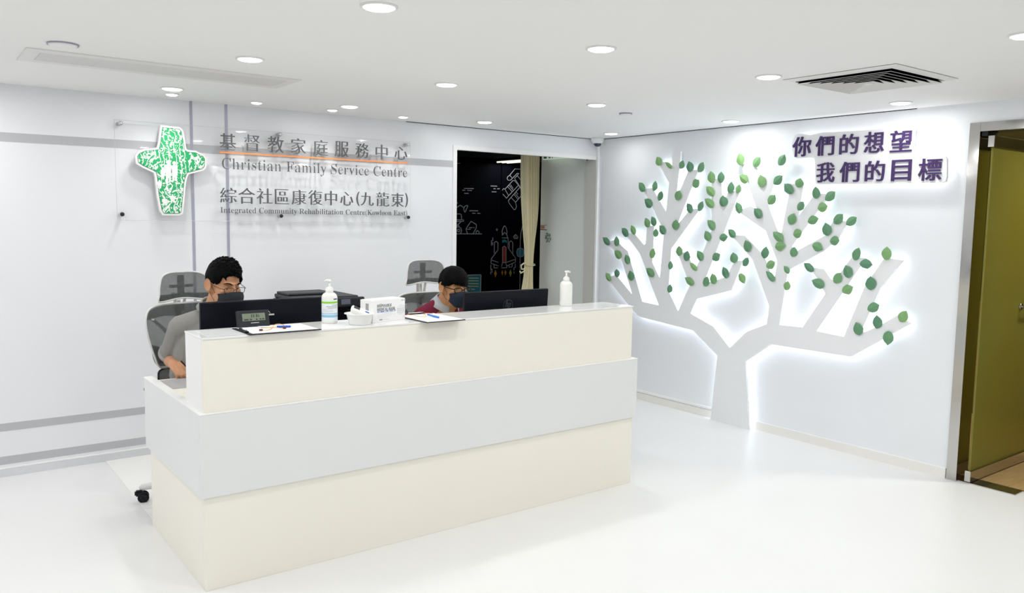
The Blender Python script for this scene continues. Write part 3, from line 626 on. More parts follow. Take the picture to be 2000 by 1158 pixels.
# ================================================================== CEILING FITTINGS
def light_obj(name, size, watts, loc, parent, col=(1, 1, 0.985), spread=180):
    ld = bpy.data.lights.new(name, 'AREA'); ld.shape = 'DISK'; ld.size = size; ld.energy = watts; ld.color = col; ld.spread = R(spread)
    lo = bpy.data.objects.new(name, ld); lo.location = loc; COL.objects.link(lo); lo.parent = parent
    return lo
def downlight(x, y, r, watts, label, group=None, spread=180):
    e = empty('downlight', (x, y, CEIL)); tag(e, label, 'downlight', group)
    lathe('ring', [(r, 0.0), (r, -0.004), (r * 0.86, -0.007), (r * 0.80, -0.003), (r * 0.80, 0.0)], M['lamp_ring'], e, seg=32)
    lathe('diffuser', [(r * 0.80, -0.002), (r * 0.72, -0.010), (r * 0.5, -0.0125), (0, -0.013)], M['lamp'], e, seg=32)
    light_obj('lamp_light', r * 1.4, watts, (0, 0, -0.016), e, spread=spread)
    return e
gx = [-3.895, -2.785, -1.625, -0.305]
rows = [(-0.47, 'along the sign wall'), (-1.755, 'above the reception desk'), (-3.05, 'in front of the desk')]
names = ['leftmost', 'second from left', 'third from left', 'rightmost']
ADJ = {(0, 0): (-3.93, -0.505), (1, 0): (-2.781, -0.517), (2, 0): (-1.59, -0.42), (3, 0): (-0.30, -0.49), (3, 1): (-0.289, -1.756), (2, 1): (-1.615, -1.725), (0, 2): (-3.88, -3.04), (1, 2): (-2.80, -3.03), (2, 2): (-1.684, -3.085), (3, 2): (-0.323, -3.06)}
for j, (y, rn) in enumerate(rows):
    for i, x in enumerate(gx):
        X, Y = ADJ.get((i, j), (x, y))
        k_ = (0.45 if j == 0 else 1.0) * (0.65 if i == 3 else 1.0)
        downlight(X, Y, 0.068, LAMP_W * k_, 'large round ceiling downlight %s, %s of the four' % (rn, names[i]), 'large ceiling downlights')
for x in (-3.87, -3.333, -2.791, -2.223):
    k = [-3.87, -3.333, -2.791, -2.223].index(x)
    downlight(x, -0.262, 0.042, WASH_W, 'small downlight close to the sign wall, %s of the small four' % names[k], 'small wall washer downlights', spread=110)
downlight(-1.735, -4.30, 0.068, LAMP_W, 'round ceiling downlight cut by the right edge of the photo', 'large ceiling downlights')
for x, y in [(-5.1, -0.5), (-6.3, -0.5), (-7.5, -0.5), (-5.1, -1.8), (-6.3, -1.8), (-7.5, -1.8), (-5.1, -3.1), (-6.4, -3.1), (-7.8, -3.1), (-0.35, -4.35), (-3.0, -4.4), (-4.3, -4.4), (-5.7, -4.4), (-7.2, -4.4),
             (-0.5, -5.9), (-2.2, -5.9), (-3.9, -5.9), (-5.6, -5.9), (-7.3, -5.9), (-1.2, -7.7), (-3.4, -7.7), (-5.6, -7.7), (-7.8, -7.7)]:
    downlight(x, y, 0.068, LAMP_W * 1.1, 'round ceiling downlight outside the picture, behind or left of the camera', 'unseen ceiling downlights')

# small round plates
d = empty('smoke_detector', (-4.655, -1.53, CEIL)); tag(d, 'flat white round ceiling plate above the long grille at upper left', 'detector')
lathe('plate', [(0.0, -0.012), (0.050, -0.012), (0.058, -0.008), (0.06, 0.0)], M['ceiling'], d)
lathe('dark_edge', [(0.061, -0.0005), (0.065, -0.0005), (0.065, -0.007), (0.061, -0.004)], M['trim_metal'], d)  # dark ring around the plate
d = empty('ceiling_speaker', (-1.165, -1.536, CEIL)); tag(d, 'small flat round ceiling disc with dark rim beside the middle downlights', 'detector')
lathe('plate', [(0.0, -0.010), (0.036, -0.010), (0.040, -0.006), (0.040, 0.0)], M['ceiling'], d)
lathe('dark_rim', [(0.041, -0.0005), (0.046, -0.0005), (0.046, -0.009), (0.041, -0.004)], M['trim_metal'], d)
# long linear grille
g = empty('linear_air_grille', (-4.12, -1.15, CEIL)); tag(g, 'long narrow white ceiling air grille with many thin slats at upper left', 'air vent')
boxes('frame', [((-0.655, 0.115, -0.006), (0.655, 0.190, 0.0)), ((-0.655, -0.190, -0.006), (0.655, -0.115, 0.0)), ((-0.655, -0.115, -0.006), (-0.59, 0.115, 0.0)), ((0.60, -0.115, -0.006), (0.655, 0.115, 0.0))], M['vent'], g)
box('dark_backing', (-0.59, -0.115, -0.001), (0.60, 0.115, 0.0), M['print_light'], g)
for i in range(10):
    y = -0.100 + i * 0.0225
    box('slat', (-0.588, y - 0.0075, -0.0055), (0.598, y + 0.0075, -0.0015), M['vent'], g)
# square four-way diffuser
g = empty('square_air_diffuser', (-1.24, -3.375, CEIL)); tag(g, 'square ceiling air diffuser with nested louvres at upper right', 'air vent')
def sq_ring(bm, a0, z0, a1, z1, back=0):
    A = [bm.verts.new((sx * a0, sy * a0, z0)) for sx, sy in ((-1, -1), (1, -1), (1, 1), (-1, 1))]
    B = [bm.verts.new((sx * a1, sy * a1, z1)) for sx, sy in ((-1, -1), (1, -1), (1, 1), (-1, 1))]
    A2 = [bm.verts.new((v.co.x, v.co.y, v.co.z + 0.002)) for v in A]; B2 = [bm.verts.new((v.co.x, v.co.y, v.co.z + 0.002)) for v in B]
    for i in range(4):
        j = (i + 1) % 4
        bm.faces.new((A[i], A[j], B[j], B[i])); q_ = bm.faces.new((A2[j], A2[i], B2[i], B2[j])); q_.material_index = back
        bm.faces.new((A[i], A2[i], A2[j], A[j])); bm.faces.new((B[i], B[j], B2[j], B2[i]))
bm = bmesh.new(); sq_ring(bm, 0.305, -0.004, 0.262, -0.012); from_bm('frame', bm, M['vent'], g)
box('dark_throat', (-0.262, -0.262, -0.0015), (0.262, 0.262, -0.0005), M['vent_shade'], g)  # black sheet standing in for the unlit duct
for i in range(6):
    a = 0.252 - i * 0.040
    bm = bmesh.new(); sq_ring(bm, a, -0.024, a - 0.023, -0.002, 1); from_bm('louvre', bm, M['vent'], g).data.materials.append(M['vent_shade'])  # near-black blade backs: shade between louvres put into the colour
box('centre_plate', (-0.022, -0.022, -0.026), (0.022, 0.022, -0.022), M['vent'], g)
# dome camera in the corner
d = empty('dome_camera', (-0.085, -0.085, CEIL)); tag(d, 'small white dome security camera with dark lens in the ceiling corner', 'camera')
lathe('base', [(0, 0), (0.058, 0), (0.060, -0.012), (0.055, -0.030), (0.040, -0.048), (0.034, -0.050)], M['white'], d)
lathe('dome', [(0.036, -0.046), (0.034, -0.060), (0.024, -0.074), (0, -0.080)], M['dome'], d)
# exit sign
e = empty('exit_sign', (-0.06, 0.52, 2.30)); tag(e, 'hanging green and white exit sign box cropped by the doorway lintel', 'exit sign')
box('case', (-0.012, -0.215, -0.105), (0.012, 0.215, 0.12), M['exit_white'], e, 0.004)
text_line('letter', 'EXIT', lambda u, v, dd: (-0.0125 - dd, -u, v), M['exit_green'], e, -0.197, -0.035, -0.092, 0.13, plain=True, ox=0.02, oy=0.02, depth=0.002)
box('arrow_bar', (-0.0145, -0.185, -0.090), (-0.0125, 0.012, -0.070), M['exit_green'], e)
tube('hanger', [(0, -0.15, 0.12), (0, -0.15, 0.16)], 0.004, M['white'], e)
tube('hanger', [(0, 0.15, 0.12), (0, 0.15, 0.16)], 0.004, M['white'], e)
# fluorescent fitting in the dark room
f = empty('dark_room_fitting', (1.78, 3.65, 2.445)); tag(f, 'pale fluorescent ceiling strip in the dark room beyond the opening', 'ceiling light')
box('housing', (-0.14, -0.32, -0.03), (0.14, 0.32, 0.0), M['dkgrey'], f)
M['tube_light'] = mat('tube_glow', (1, 1, 1), 0.5, emis=(1.0, 1.0, 0.75), estr=1.1)
for x in (-0.09, 0.0, 0.09): tube('tube', [(x, -0.30, -0.04), (x, 0.30, -0.04)], 0.011, M['tube_light'], f)
ld = bpy.data.lights.new('dark_room_light', 'AREA'); ld.shape = 'RECTANGLE'; ld.size = 0.4; ld.size_y = 0.6; ld.energy = 5; ld.color = (0.95, 1, 0.9)
lo = bpy.data.objects.new('dark_room_light', ld); lo.location = (0, 0, -0.06); COL.objects.link(lo); lo.parent = f
f = empty('dark_room_fitting', (-0.9, 2.3, 2.445)); tag(f, 'added unseen ceiling light brightening the corridor from behind the sign wall', 'ceiling light')
box('housing', (-0.20, -0.6, -0.03), (0.20, 0.6, 0.0), M['dkgrey'], f)
ld2 = bpy.data.lights.new('dark_room_light', 'AREA'); ld2.shape = 'RECTANGLE'; ld2.size = 0.4; ld2.size_y = 1.1; ld2.energy = 34; ld2.color = (0.95, 1, 0.95)  # unseen light added to brighten the corridor wall
lo = bpy.data.objects.new('dark_room_light', ld2); lo.location = (0, 0, -0.06); COL.objects.link(lo); lo.parent = f
# lamp of the olive room
f = empty('ceiling_lamp', (1.0, -4.4, 2.70)); tag(f, 'round ceiling lamp of the olive room behind the glass door', 'ceiling light')
lathe('shade', [(0.15, 0), (0.15, -0.03), (0.12, -0.05), (0, -0.055)], M['lamp'], f)
light_obj('lamp_light', 0.28, 22, (0, 0, -0.07), f, (1.0, 0.96, 0.84), 170)
f = empty('ceiling_lamp', (1.1, -2.4, 2.70)); tag(f, 'round ceiling lamp hidden behind the frosted glass leaf', 'ceiling light')
lathe('shade', [(0.15, 0), (0.15, -0.03), (0.12, -0.05), (0, -0.055)], M['lamp'], f)
light_obj('lamp_light', 0.28, 16, (0, 0, -0.07), f, (1.0, 0.96, 0.80), 170)

# curtain tied back at the end of the corridor wall
c = empty('curtain', (-0.12, 0.92, 0)); tag(c, 'beige curtain tied back with a cord in the doorway behind the desk', 'curtain')
bm = bmesh.new(); NU, NV = 110, 60; grid = []
for j in range(NV + 1):
    z = 2.44 * (1 - j / NV)
    tie = math.exp(-((z - 1.135) / 0.38) ** 2) if z > 1.135 else math.exp(-((z - 1.135) / 0.42) ** 2)
    if z > 1.135: half = 0.100 - 0.050 * tie; cx = 0.045; amp = 0.022 - 0.011 * tie
    else: half = 0.115 - 0.067 * tie; cx = 0.045 - 0.025 * (1 - tie); amp = 0.026 - 0.013 * tie
    row = []
    for i in range(NU + 1):
        u = i / NU * 2 - 1
        ph = u * 17 + 0.6 * math.sin(z * 2.1 + u * 3)
        yy = amp * (math.sin(ph) + 0.45 * math.sin(2.3 * ph + 1.1)) - 0.03 * (1 - u * u) * tie
        xx = cx + half * (u + 0.05 * math.cos(ph)) + 0.006 * math.sin(z * 5)
        row.append(bm.verts.new((xx, yy, z)))
    grid.append(row)
for j in range(NV):
    for i in range(NU): bm.faces.new((grid[j][i], grid[j][i + 1], grid[j + 1][i + 1], grid[j + 1][i]))
o = from_bm('cloth', bm, M['sand'], c, smooth=True); sm = o.modifiers.new('thickness', 'SOLIDIFY'); sm.thickness = 0.003
tube('tie_cord', [(0.045 + 0.058 * math.cos(t), -0.012 + 0.045 * math.sin(t), 1.135 + 0.01 * math.sin(t)) for t in [k * math.pi / 10 for k in range(20)]], 0.007, M['sand'], c, closed=True)
tube('cord_knot', [(-0.03, -0.04, 1.135), (-0.06, -0.05, 1.15), (-0.095, -0.05, 1.13), (-0.09, -0.05, 1.09), (-0.06, -0.05, 1.09), (-0.035, -0.045, 1.11), (-0.05, -0.05, 1.07), (-0.10, -0.05, 1.05), (-0.11, -0.05, 1.07)], 0.008, M['sand'], c)
tube('curtain_track', [(-0.14, 0, 2.445), (0.12, 0, 2.445)], 0.008, M['alu'], c)

# ================================================================== TREE WALL PIECE
t = empty('tree_panel', (0, 0, 0)); tag(t, 'large white backlit cut-out tree on the right wall with green leaves', 'wall decoration')
prism('trunk', TRUNK, 'x', -0.055, -0.030, M['tree'], t)
prism('limb', LIMB, 'x', -0.0545, -0.030, M['tree'], t)
prism('branch', UPBRANCH, 'x', -0.0555, -0.030, M['tree'], t)
prism('branch', STUB, 'x', -0.030, -0.006, M['tree'], t)
for poly in (TRUNK, LIMB, UPBRANCH):
    ribbon('led_strip', inset(poly, 0.010), 'x', -0.0285, -0.010, M['led'], t)
# leaves: faceted, pointed, folded a little along the midrib
prof = [(0.0, 0.0), (0.06, 0.42), (0.20, 0.80), (0.42, 1.0), (0.62, 0.92), (0.80, 0.62), (0.92, 0.24), (1.0, 0.03)]
rnd = random.Random(11)
for i, (ty, tz, by, bz, wd) in enumerate(LEAVES):
    A = Vector((by, bz)); B = Vector((ty, tz)); d = B - A; L = d.length; d.normalize(); n = Vector((-d.y, d.x))
    bm = bmesh.new(); mid = []; lf = []; rt = []
    fold = 0.006 + 0.008 * rnd.random(); bend = rnd.uniform(-0.05, 0.05)
    j1 = [rnd.uniform(0.92, 1.06) for _ in prof]; j2 = [rnd.uniform(0.92, 1.06) for _ in prof]
    for k, (s, hw) in enumerate(prof):
        c = A + d * L * s + n * (bend * L * s * (1 - s) * 2 + (0.06 * L * (s - 0.8) * 5 * bend * 8 if s > 0.8 else 0))
        h = hw * wd * 0.58; base = -0.070 - 0.006 * math.sin(s * math.pi)
        mid.append(bm.verts.new((base, c.x, c.y)))
        p = c + n * h * j1[k]; q = c - n * h * j2[k]
        lf.append(bm.verts.new((base + fold * hw, p.x, p.y))); rt.append(bm.verts.new((base + fold * hw, q.x, q.y)))
    for k in range(len(prof) - 1):
        for S in (lf, rt):
            bm.faces.new((mid[k], mid[k + 1], S[k + 1], S[k]))
    bmesh.ops.remove_doubles(bm, verts=bm.verts[:], dist=0.0004)
    ex = bmesh.ops.extrude_face_region(bm, geom=bm.faces[:])
    for g_ in ex['geom']:
        if isinstance(g_, bmesh.types.BMVert): g_.co.x += 0.002
    o = from_bm('leaf', bm, M['leaf'], t)

# ================================================================== LETTERED PLATE, RIGHT WALL
s = empty('slogan_sign', (0, 0, 0)); tag(s, 'white backlit plate with purple Chinese characters on the right wall', 'sign')
prism('plate', PLATE_R, 'x', -0.080, -0.055, M['tree'], s)
ribbon('led_strip', inset(PLATE_R, 0.014), 'x', -0.053, -0.012, M['led_sign'], s)
plR = lambda u, v, dd: (-0.0805 - dd, -u, v)
for ch, y0, y1, z0, z1 in CH_R:
    letter('character', ch, plR, M['purple'], s, ox=0.016, oy=0.008, depth=0.008, rect=(-y0, -y1, z0, z1))

# ================================================================== COMPANY SIGN, BACK WALL
s = empty('name_sign', (0, 0, 0)); tag(s, 'clear acrylic sign with green cross and grey lettering on the back wall', 'sign')
bm = bmesh.new(); box_bm(bm, (-4.165, -0.050, 1.562), (-2.040, -0.042, 2.190))
from_bm('acrylic_plate', bm, M['acrylic'], s)
bm = bmesh.new()
for a, b in (((-4.165, 1.562), (-2.040, 1.562)), ((-2.040, 1.562), (-2.040, 2.190)), ((-2.040, 2.190), (-4.165, 2.190)), ((-4.165, 2.190), (-4.165, 1.562))):
    tube_bm(bm, [(a[0], -0.0505, a[1]), (b[0], -0.0505, b[1])], 0.0012, 4)
from_bm('plate_edge', bm, M['print_light'], s)
for x, z in ((-4.13, 2.170), (-3.091, 2.175), (-2.060, 2.170), (-4.135, 1.600), (-3.091, 1.602), (-2.056, 1.605)):
    so = lathe('standoff', [(0, 0), (0.011, 0), (0.0125, 0.003), (0.0125, 0.052), (0, 0.055)], M['alu'], s, seg=20, mx=Matrix.Translation((x, -0.0, z)) @ Matrix.Rotation(R(90), 4, 'X'))
    lathe('cap', [(0.0128, 0.050), (0.0135, 0.053), (0.0115, 0.060), (0, 0.061)], M['dkgrey'] if z < 2 else M['silver'], so, seg=20, mx=Matrix.Translation((x, -0.0, z)) @ Matrix.Rotation(R(90), 4, 'X'))
plL = lambda u, v, dd: (u, -0.0505 - dd, v)
for i, (ch, x0, x1, z0, z1) in enumerate(CH_L):
    letter('character', ch, plL, M['sign_metal'], s, ox=0.006 if i > 8 else 0.002, oy=-0.012 if i > 8 else -0.014, depth=0.008, rect=(x0, x1, z0, z1))
box('orange_rule', (-3.517, -0.058, 2.021), (-2.063, -0.0505, 2.031), M['orange'], s)
text_line('letter', 'Christian Family Service Centre', plL, M['sign_metal'], s, -3.510, -2.066, 1.916, 0.075, ox=-0.038, oy=-0.010, depth=0.005)
text_line('letter', 'Integrated Community Rehabilitation Centre(Kowloon East)', plL, M['sign_metal'], s, -3.521, -2.064, 1.6185, 0.038, ox=-0.026, oy=-0.004, depth=0.004)
cr = prism('cross_backing', inset(CROSS, -0.014), 'y', -0.080, -0.051, M['white'], s)
prism('dark_outline', inset(CROSS, -0.002), 'y', -0.0815, -0.080, M['dk_green'], cr)
prism('printed_face', inset(CROSS, 0.001), 'y', -0.0830, -0.0815, M['cross'], cr)
# white relief figures on the cross
bm = bmesh.new()
def fig(cx, z0, h, wd):
    for (dx, z, r) in ((0, z0 + h * 0.90, h * 0.09),):
        lathe_bm(bm, [(r, 0), (r, 0.0015), (0, 0.0015)], 10, Matrix.Translation((cx, -0.083, z)) @ Matrix.Rotation(R(90), 4, 'X'))
    pl = [(-wd * .5, z0 + h * .42), (-wd * .42, z0 + h * .76), (0, z0 + h * .82), (wd * .42, z0 + h * .76), (wd * .5, z0 + h * .42), (wd * .34, z0 + h * .42), (wd * .32, z0), (wd * .06, z0), (0, z0 + h * .36), (-wd * .06, z0), (-wd * .32, z0), (-wd * .34, z0 + h * .42)]
    va = [bm.verts.new((cx + p[0], -0.083, p[1])) for p in pl]; vb = [bm.verts.new((cx + p[0], -0.0845, p[1])) for p in pl]
    n = len(pl)
    e = [bm.edges.new((vb[i], vb[(i + 1) % n])) for i in range(n)]
    bmesh.ops.triangle_fill(bm, edges=e)
    for i in range(n): bm.faces.new((va[i], va[(i + 1) % n], vb[(i + 1) % n], vb[i]))
fig(-3.858, 1.815, 0.140, 0.046); fig(-3.820, 1.820, 0.130, 0.042); fig(-3.893, 1.828, 0.080, 0.028)
fig(-3.915, 1.77, 0.055, 0.032); fig(-3.885, 1.66, 0.055, 0.036); fig(-3.835, 1.68, 0.055, 0.036)
from_bm('relief_figures', bm, M['white'], cr)

# ================================================================== RECEPTION DESK
TOP = 1.097; WT = 0.752
d = empty('reception_desk', (-3.0, -1.78, 0)); tag(d, 'long white and cream stepped reception desk in the middle of the lobby', 'desk')
def dk(name, lst, m, bev=0.0):
    bm = bmesh.new()
    for a, b in lst: box_bm(bm, (a[0] + 3.0, a[1] + 1.78, a[2]), (b[0] + 3.0, b[1] + 1.78, b[2]))
    if bev: bmesh.ops.bevel(bm, geom=bm.edges[:], offset=bev, segments=1, affect='EDGES')
    return from_bm(name, bm, m, d)
dk('base_front_panel', [((-4.294, -2.248, 0.0), (-1.738, -2.222, 0.414))], M['cream'], 0.0012)
dk('base_side_panel', [((-4.294, -2.222, 0.0), (-4.268, -1.33, 0.414))], M['cream'], 0.0012)
dk('base_side_panel', [((-1.764, -2.222, 0.0), (-1.738, -1.33, 0.414))], M['cream'], 0.0012)
dk('band_front_panel', [((-4.308, -2.262, 0.414), (-1.722, -2.226, 0.773))], M['slab'], 0.0012)
dk('band_side_panel', [((-4.308, -2.226, 0.414), (-4.272, -1.295, 0.773))], M['slab'], 0.0012)
dk('band_side_panel', [((-1.758, -2.226, 0.414), (-1.722, -1.295, 0.773))], M['slab'], 0.0012)
dk('band_top_edge', [((-4.309, -2.263, 0.773), (-1.721, -2.215, 0.777)), ((-4.309, -2.215, 0.773), (-4.268, -1.293, 0.777)), ((-1.762, -2.215, 0.773), (-1.721, -1.293, 0.777))], M['white'])
dk('worktop', [((-4.272, -2.226, WT - 0.028), (-1.758, -1.285, WT))], M['cream'], 0.002)
dk('counter_box_front', [((-4.285, -2.242, 0.777), (-1.757, -2.216, TOP - 0.008))], M['cream'], 0.001)
dk('counter_box_side', [((-4.285, -2.216, 0.777), (-4.262, -1.985, TOP - 0.008))], M['white'], 0.001)  # whiter than the front panel: side lighting put into the colour
dk('counter_box_side', [((-1.780, -2.216, 0.777), (-1.757, -1.985, TOP - 0.008))], M['white'], 0.001)
dk('counter_box_back', [((-4.262, -2.010, 0.753), (-1.780, -1.987, TOP - 0.008))], M['white'])
dk('counter_top', [((-4.287, -2.246, TOP - 0.008), (-1.755, -1.983, TOP))], M['glosswhite'], 0.001)
M['counter_sheet'] = mat('thin_sheet', (0.78, 0.79, 0.79), 0.25)
# notice sheet lying at the left end of the counter
n = empty('notice_sheet', (-4.14, -2.12, TOP)); tag(n, 'pale printed sheet lying flat at the left end of the counter', 'paper')
box('sheet', (-0.115, -0.085, 0.0), (0.055, 0.10, 0.0006), M['counter_sheet'], n)
for i in range(9): box('print_line', (-0.10, -0.072 + i * 0.018, 0.0008), (0.04 - (i % 3) * 0.02, -0.067 + i * 0.018, 0.0010), M['print_light'], n)
# grey pad on the worktop
p = box('desk_pad', (-4.235, -1.56, WT + 0.0002), (-3.98, -1.315, WT + 0.0025), M['pad'], bev=0.001); tag(p, 'flat grey pad under the hand of the man in grey', 'desk pad')

# ================================================================== MONITORS
def monitor(x0, x1, y, z0, z1, label, tilt, hp):
    cx = (x0 + x1) / 2
    e = empty('monitor', (cx, y + 0.06, WT)); tag(e, label, 'monitor')
    w2 = (x1 - x0) / 2; h = z1 - z0
    mx = Matrix.Translation((0, -0.06, z0 - WT)) @ Matrix.Rotation(R(tilt), 4, 'X')
    box('shell', (-w2, 0, 0), (w2, 0.022, h), M['navy_black'], e, 0.006, mx)
    box('bezel', (-w2 + 0.002, 0.020, 0.002), (w2 - 0.002, 0.030, h - 0.002), M['black'], e, 0.003, mx)
    box('screen', (-w2 + 0.012, 0.0295, 0.018), (w2 - 0.012, 0.0312, h - 0.012), M['black_g'], e, 0, mx)
    box('rear_bulge', (-w2 * 0.55, -0.022, 0.02), (w2 * 0.55, 0.001, h * 0.55), M['black'], e, 0.01, mx)
    box('stand_neck', (-0.035, -0.072, 0.01), (0.035, -0.052, z0 - WT + 0.10), M['black'], e, 0.004)
    lathe('stand_foot', [(0, 0), (0.12, 0), (0.12, 0.006), (0.03, 0.012), (0, 0.012)], M['black'], e, seg=32, sy=0.75)
    if hp:
        def pl(u, v, dd): return mx @ Vector((u, -0.0008 - dd, v))
        c = h * 0.74
        tube('emblem_ring', [pl(0.034 * math.cos(t), c + 0.034 * math.sin(t), 0) for t in [k * math.pi / 16 for k in range(32)]], 0.0012, M['dkgrey2'], e, 6, closed=True)
        sh = lambda u, v, dd: pl(u + (v - c) * 0.28, v, dd)
        letter('emblem_letter', 'h', sh, M['dkgrey2'], e, ox=0.02, depth=0.001, rect=(-0.020, -0.002, c - 0.012, c + 0.030))
        letter('emblem_letter', 'p', sh, M['dkgrey2'], e, ox=0.02, depth=0.001, rect=(0.003, 0.021, c - 0.030, c + 0.014))
    else:
        def pl(u, v, dd): return mx @ Vector((u, -0.0008 - dd, v))
        tube('emblem_arc', [pl(0.010 + 0.0 + 0.022 * math.cos(t), h - 0.075 + 0.022 * math.sin(t), 0.0) for t in [R(15 + k * 16) for k in range(10)]], 0.0018, M['silver'], e, 6)
        box('emblem_bar', (0.012, -0.004, h - 0.078), (0.050, 0, h - 0.070), M['silver'], e, 0, mx)
        box('side_tag', (w2 - 0.022, -0.003, 0.106 + 0.02), (w2 - 0.012, 0, 0.150), M['silver'], e, 0.001, mx)
    return e
M['dkgrey2'] = mat('emblem_grey', (0.10, 0.105, 0.12), 0.3, metal=0.6)
monitor(-4.182, -3.585, -1.85, 0.86, 1.205, 'black monitor seen from behind in front of the man in grey', 2, False)
monitor(-2.722, -2.112, -1.85, 0.85, 1.188, 'black monitor with round silver emblem in front of the person in maroon', 4, True)

# ================================================================== THINGS ON THE COUNTER
def pump_bottle(x, y, label, lab_rot, noz):
    e = empty('pump_bottle', (x, y, TOP), lab_rot); tag(e, label, 'bottle')
    lathe('body', [(0, 0), (0.034, 0), (0.0375, 0.004), (0.0375, 0.124), (0.035, 0.134), (0.028, 0.143), (0.0175, 0.149), (0.0165, 0.156)], M['bottle'], e, 36)
    cpn = lathe('pump_collar', [(0.0185, 0.150), (0.0185, 0.168), (0.0125, 0.172), (0.009, 0.176), (0, 0.176)], M['bottle'], e, 24)
    lathe('pump_stem', [(0.0055, 0.172), (0.005, 0.200), (0, 0.200)], M['bottle'], e, 16)
    hd = tube('pump_head', [(0.004, 0, 0.198), (0.004, 0, 0.2045), (-0.001, 0.0, 0.205)], [0.0095, 0.0095, 0.006], M['bottle'], e, 12)
    cn, sn = math.cos(noz), math.sin(noz)
    tube('nozzle', [(0, 0, 0.203), (0.012 * cn, 0.012 * sn, 0.205), (0.024 * cn, 0.024 * sn, 0.200)], [0.0075, 0.006, 0.0045], M['bottle'], hd, 10)
    def arc(name, a0, a1, z0, z1, r, m, par):
        bm = bmesh.new(); n = max(2, int(abs(a1 - a0) / 8)); A = []; B = []
        for k in range(n + 1):
            t = R(a0 + (a1 - a0) * k / n); A.append(bm.verts.new((r * math.cos(t), r * math.sin(t), z0))); B.append(bm.verts.new((r * math.cos(t), r * math.sin(t), z1)))
        for k in range(n): bm.faces.new((A[k], A[k + 1], B[k + 1], B[k]))
        ob = from_bm(name, bm, m, par, smooth=True); return ob
    lb = arc('label', -90, 90, 0.012, 0.112, 0.0379, M['label'], e)
    arc('green_band', -90, 90, 0.097, 0.106, 0.0381, M['green'], lb)
    arc('blue_band', -90, 90, 0.030, 0.042, 0.0381, M['blue_l'], lb)
    arc('blue_band', -90, 70, 0.046, 0.050, 0.0381, M['blue_l'], lb)
    arc('text_bar', -35, 45, 0.108, 0.1115, 0.0381, M['print_grey'], lb) if False else None
    for i, (a0, a1, z) in enumerate(((10, 70, 0.088), (-30, 60, 0.0815), (-20, 58, 0.074))):
        arc('text_line', a0, a1, z, z + 0.003, 0.0381, M['print_grey'], lb)
    for i in range(4): arc('text_line', -60, 20, 0.056 + i * 0.0045, 0.0575 + i * 0.0045, 0.0381, M['print_light'], lb)
    arc('black_mark', 25, 62, 0.115, 0.120, 0.0378, M['dkgrey'], e)
    return e
pump_bottle(-3.630, -2.052, 'white pump bottle with green and blue label beside the left monitor', R(-108), R(251))
pump_bottle(-2.112, -2.035, 'plain white pump bottle standing near the right end of the counter', R(65), R(-102))

# clock with LCD
e = empty('desk_clock', (-3.995, -2.045, TOP), R(0)); tag(e, 'small black digital desk clock showing 11:16 behind the clipboard', 'clock')
mx = Matrix.Rotation(R(-14), 4, 'X')
box('case', (-0.078, -0.010, 0.0), (0.070, 0.010, 0.080), M['dkgrey'], e, 0.003, mx)
box('foot', (-0.045, 0.0, 0.0), (0.045, 0.050, 0.006), M['dkgrey'], e, 0.002)
sc_ = box('display', (-0.055, -0.0115, 0.032), (0.050, -0.0098, 0.066), M['lcd'], e, 0, mx)
pl = lambda u, v, dd: mx @ Vector((u, -0.0118 - dd, v))
for ch, u in (('1', -0.014), ('1', -0.005)): letter('digit', ch, pl, M['lcd_ink'], sc_, depth=0.0003, rect=(u, u + 0.004, 0.047, 0.062))
box('colon', (0.001, -0.0121, 0.051), (0.0025, -0.0117, 0.0535), M['lcd_ink'], sc_, 0, mx)
letter('digit', '1', pl, M['lcd_ink'], sc_, depth=0.0003, rect=(0.008, 0.012, 0.047, 0.062))
letter('digit', '6', pl, M['lcd_ink'], sc_, depth=0.0003, rect=(0.0145, 0.024, 0.047, 0.062))
for a, b in ((-0.048, -0.028), (-0.022, -0.012), (0.006, 0.014), (0.024, 0.032), (0.036, 0.046)): box('small_digits', (a, -0.0121, 0.035), (b, -0.0117, 0.041), M['lcd_ink'], sc_, 0, mx)
box('maker_bar', (-0.018, -0.0112, 0.021), (0.020, -0.0098, 0.0235), M['silver'], e, 0, mx)

# clipboards
def clipboard(cx, cy, rz, label, w2=0.165, h2=0.115):
    e = empty('clipboard', (cx, cy, TOP), rz); tag(e, label, 'clipboard')
    box('board', (-w2, -h2, 0.0), (w2, h2, 0.004), M['black'], e, 0.0015)
    for k in range(3):
        box('paper', (-w2 + 0.018, -h2 + 0.008, 0.0042 + k * 0.0007), (w2 - 0.006 - 0.003 * k, h2 - 0.008, 0.0047 + k * 0.0007), M['paper'], e)
    cl = box('clip', (-w2 + 0.002, -0.055, 0.004), (-w2 + 0.020, 0.055, 0.0095), M['black'], e, 0.002)
    tube('clip_spring', [(-w2 + 0.012, -0.045, 0.013), (-w2 + 0.012, 0.045, 0.013)], 0.0035, M['silver'], cl)
    return e
clipboard(-3.930, -2.150, R(0), 'black clipboard with white paper in front of the small desk clock')
clipboard(-3.122, -2.147, R(-90), 'black clipboard with paper overhanging the counter edge beside the mask box', 0.157, 0.114)
ZP = TOP + 0.0062
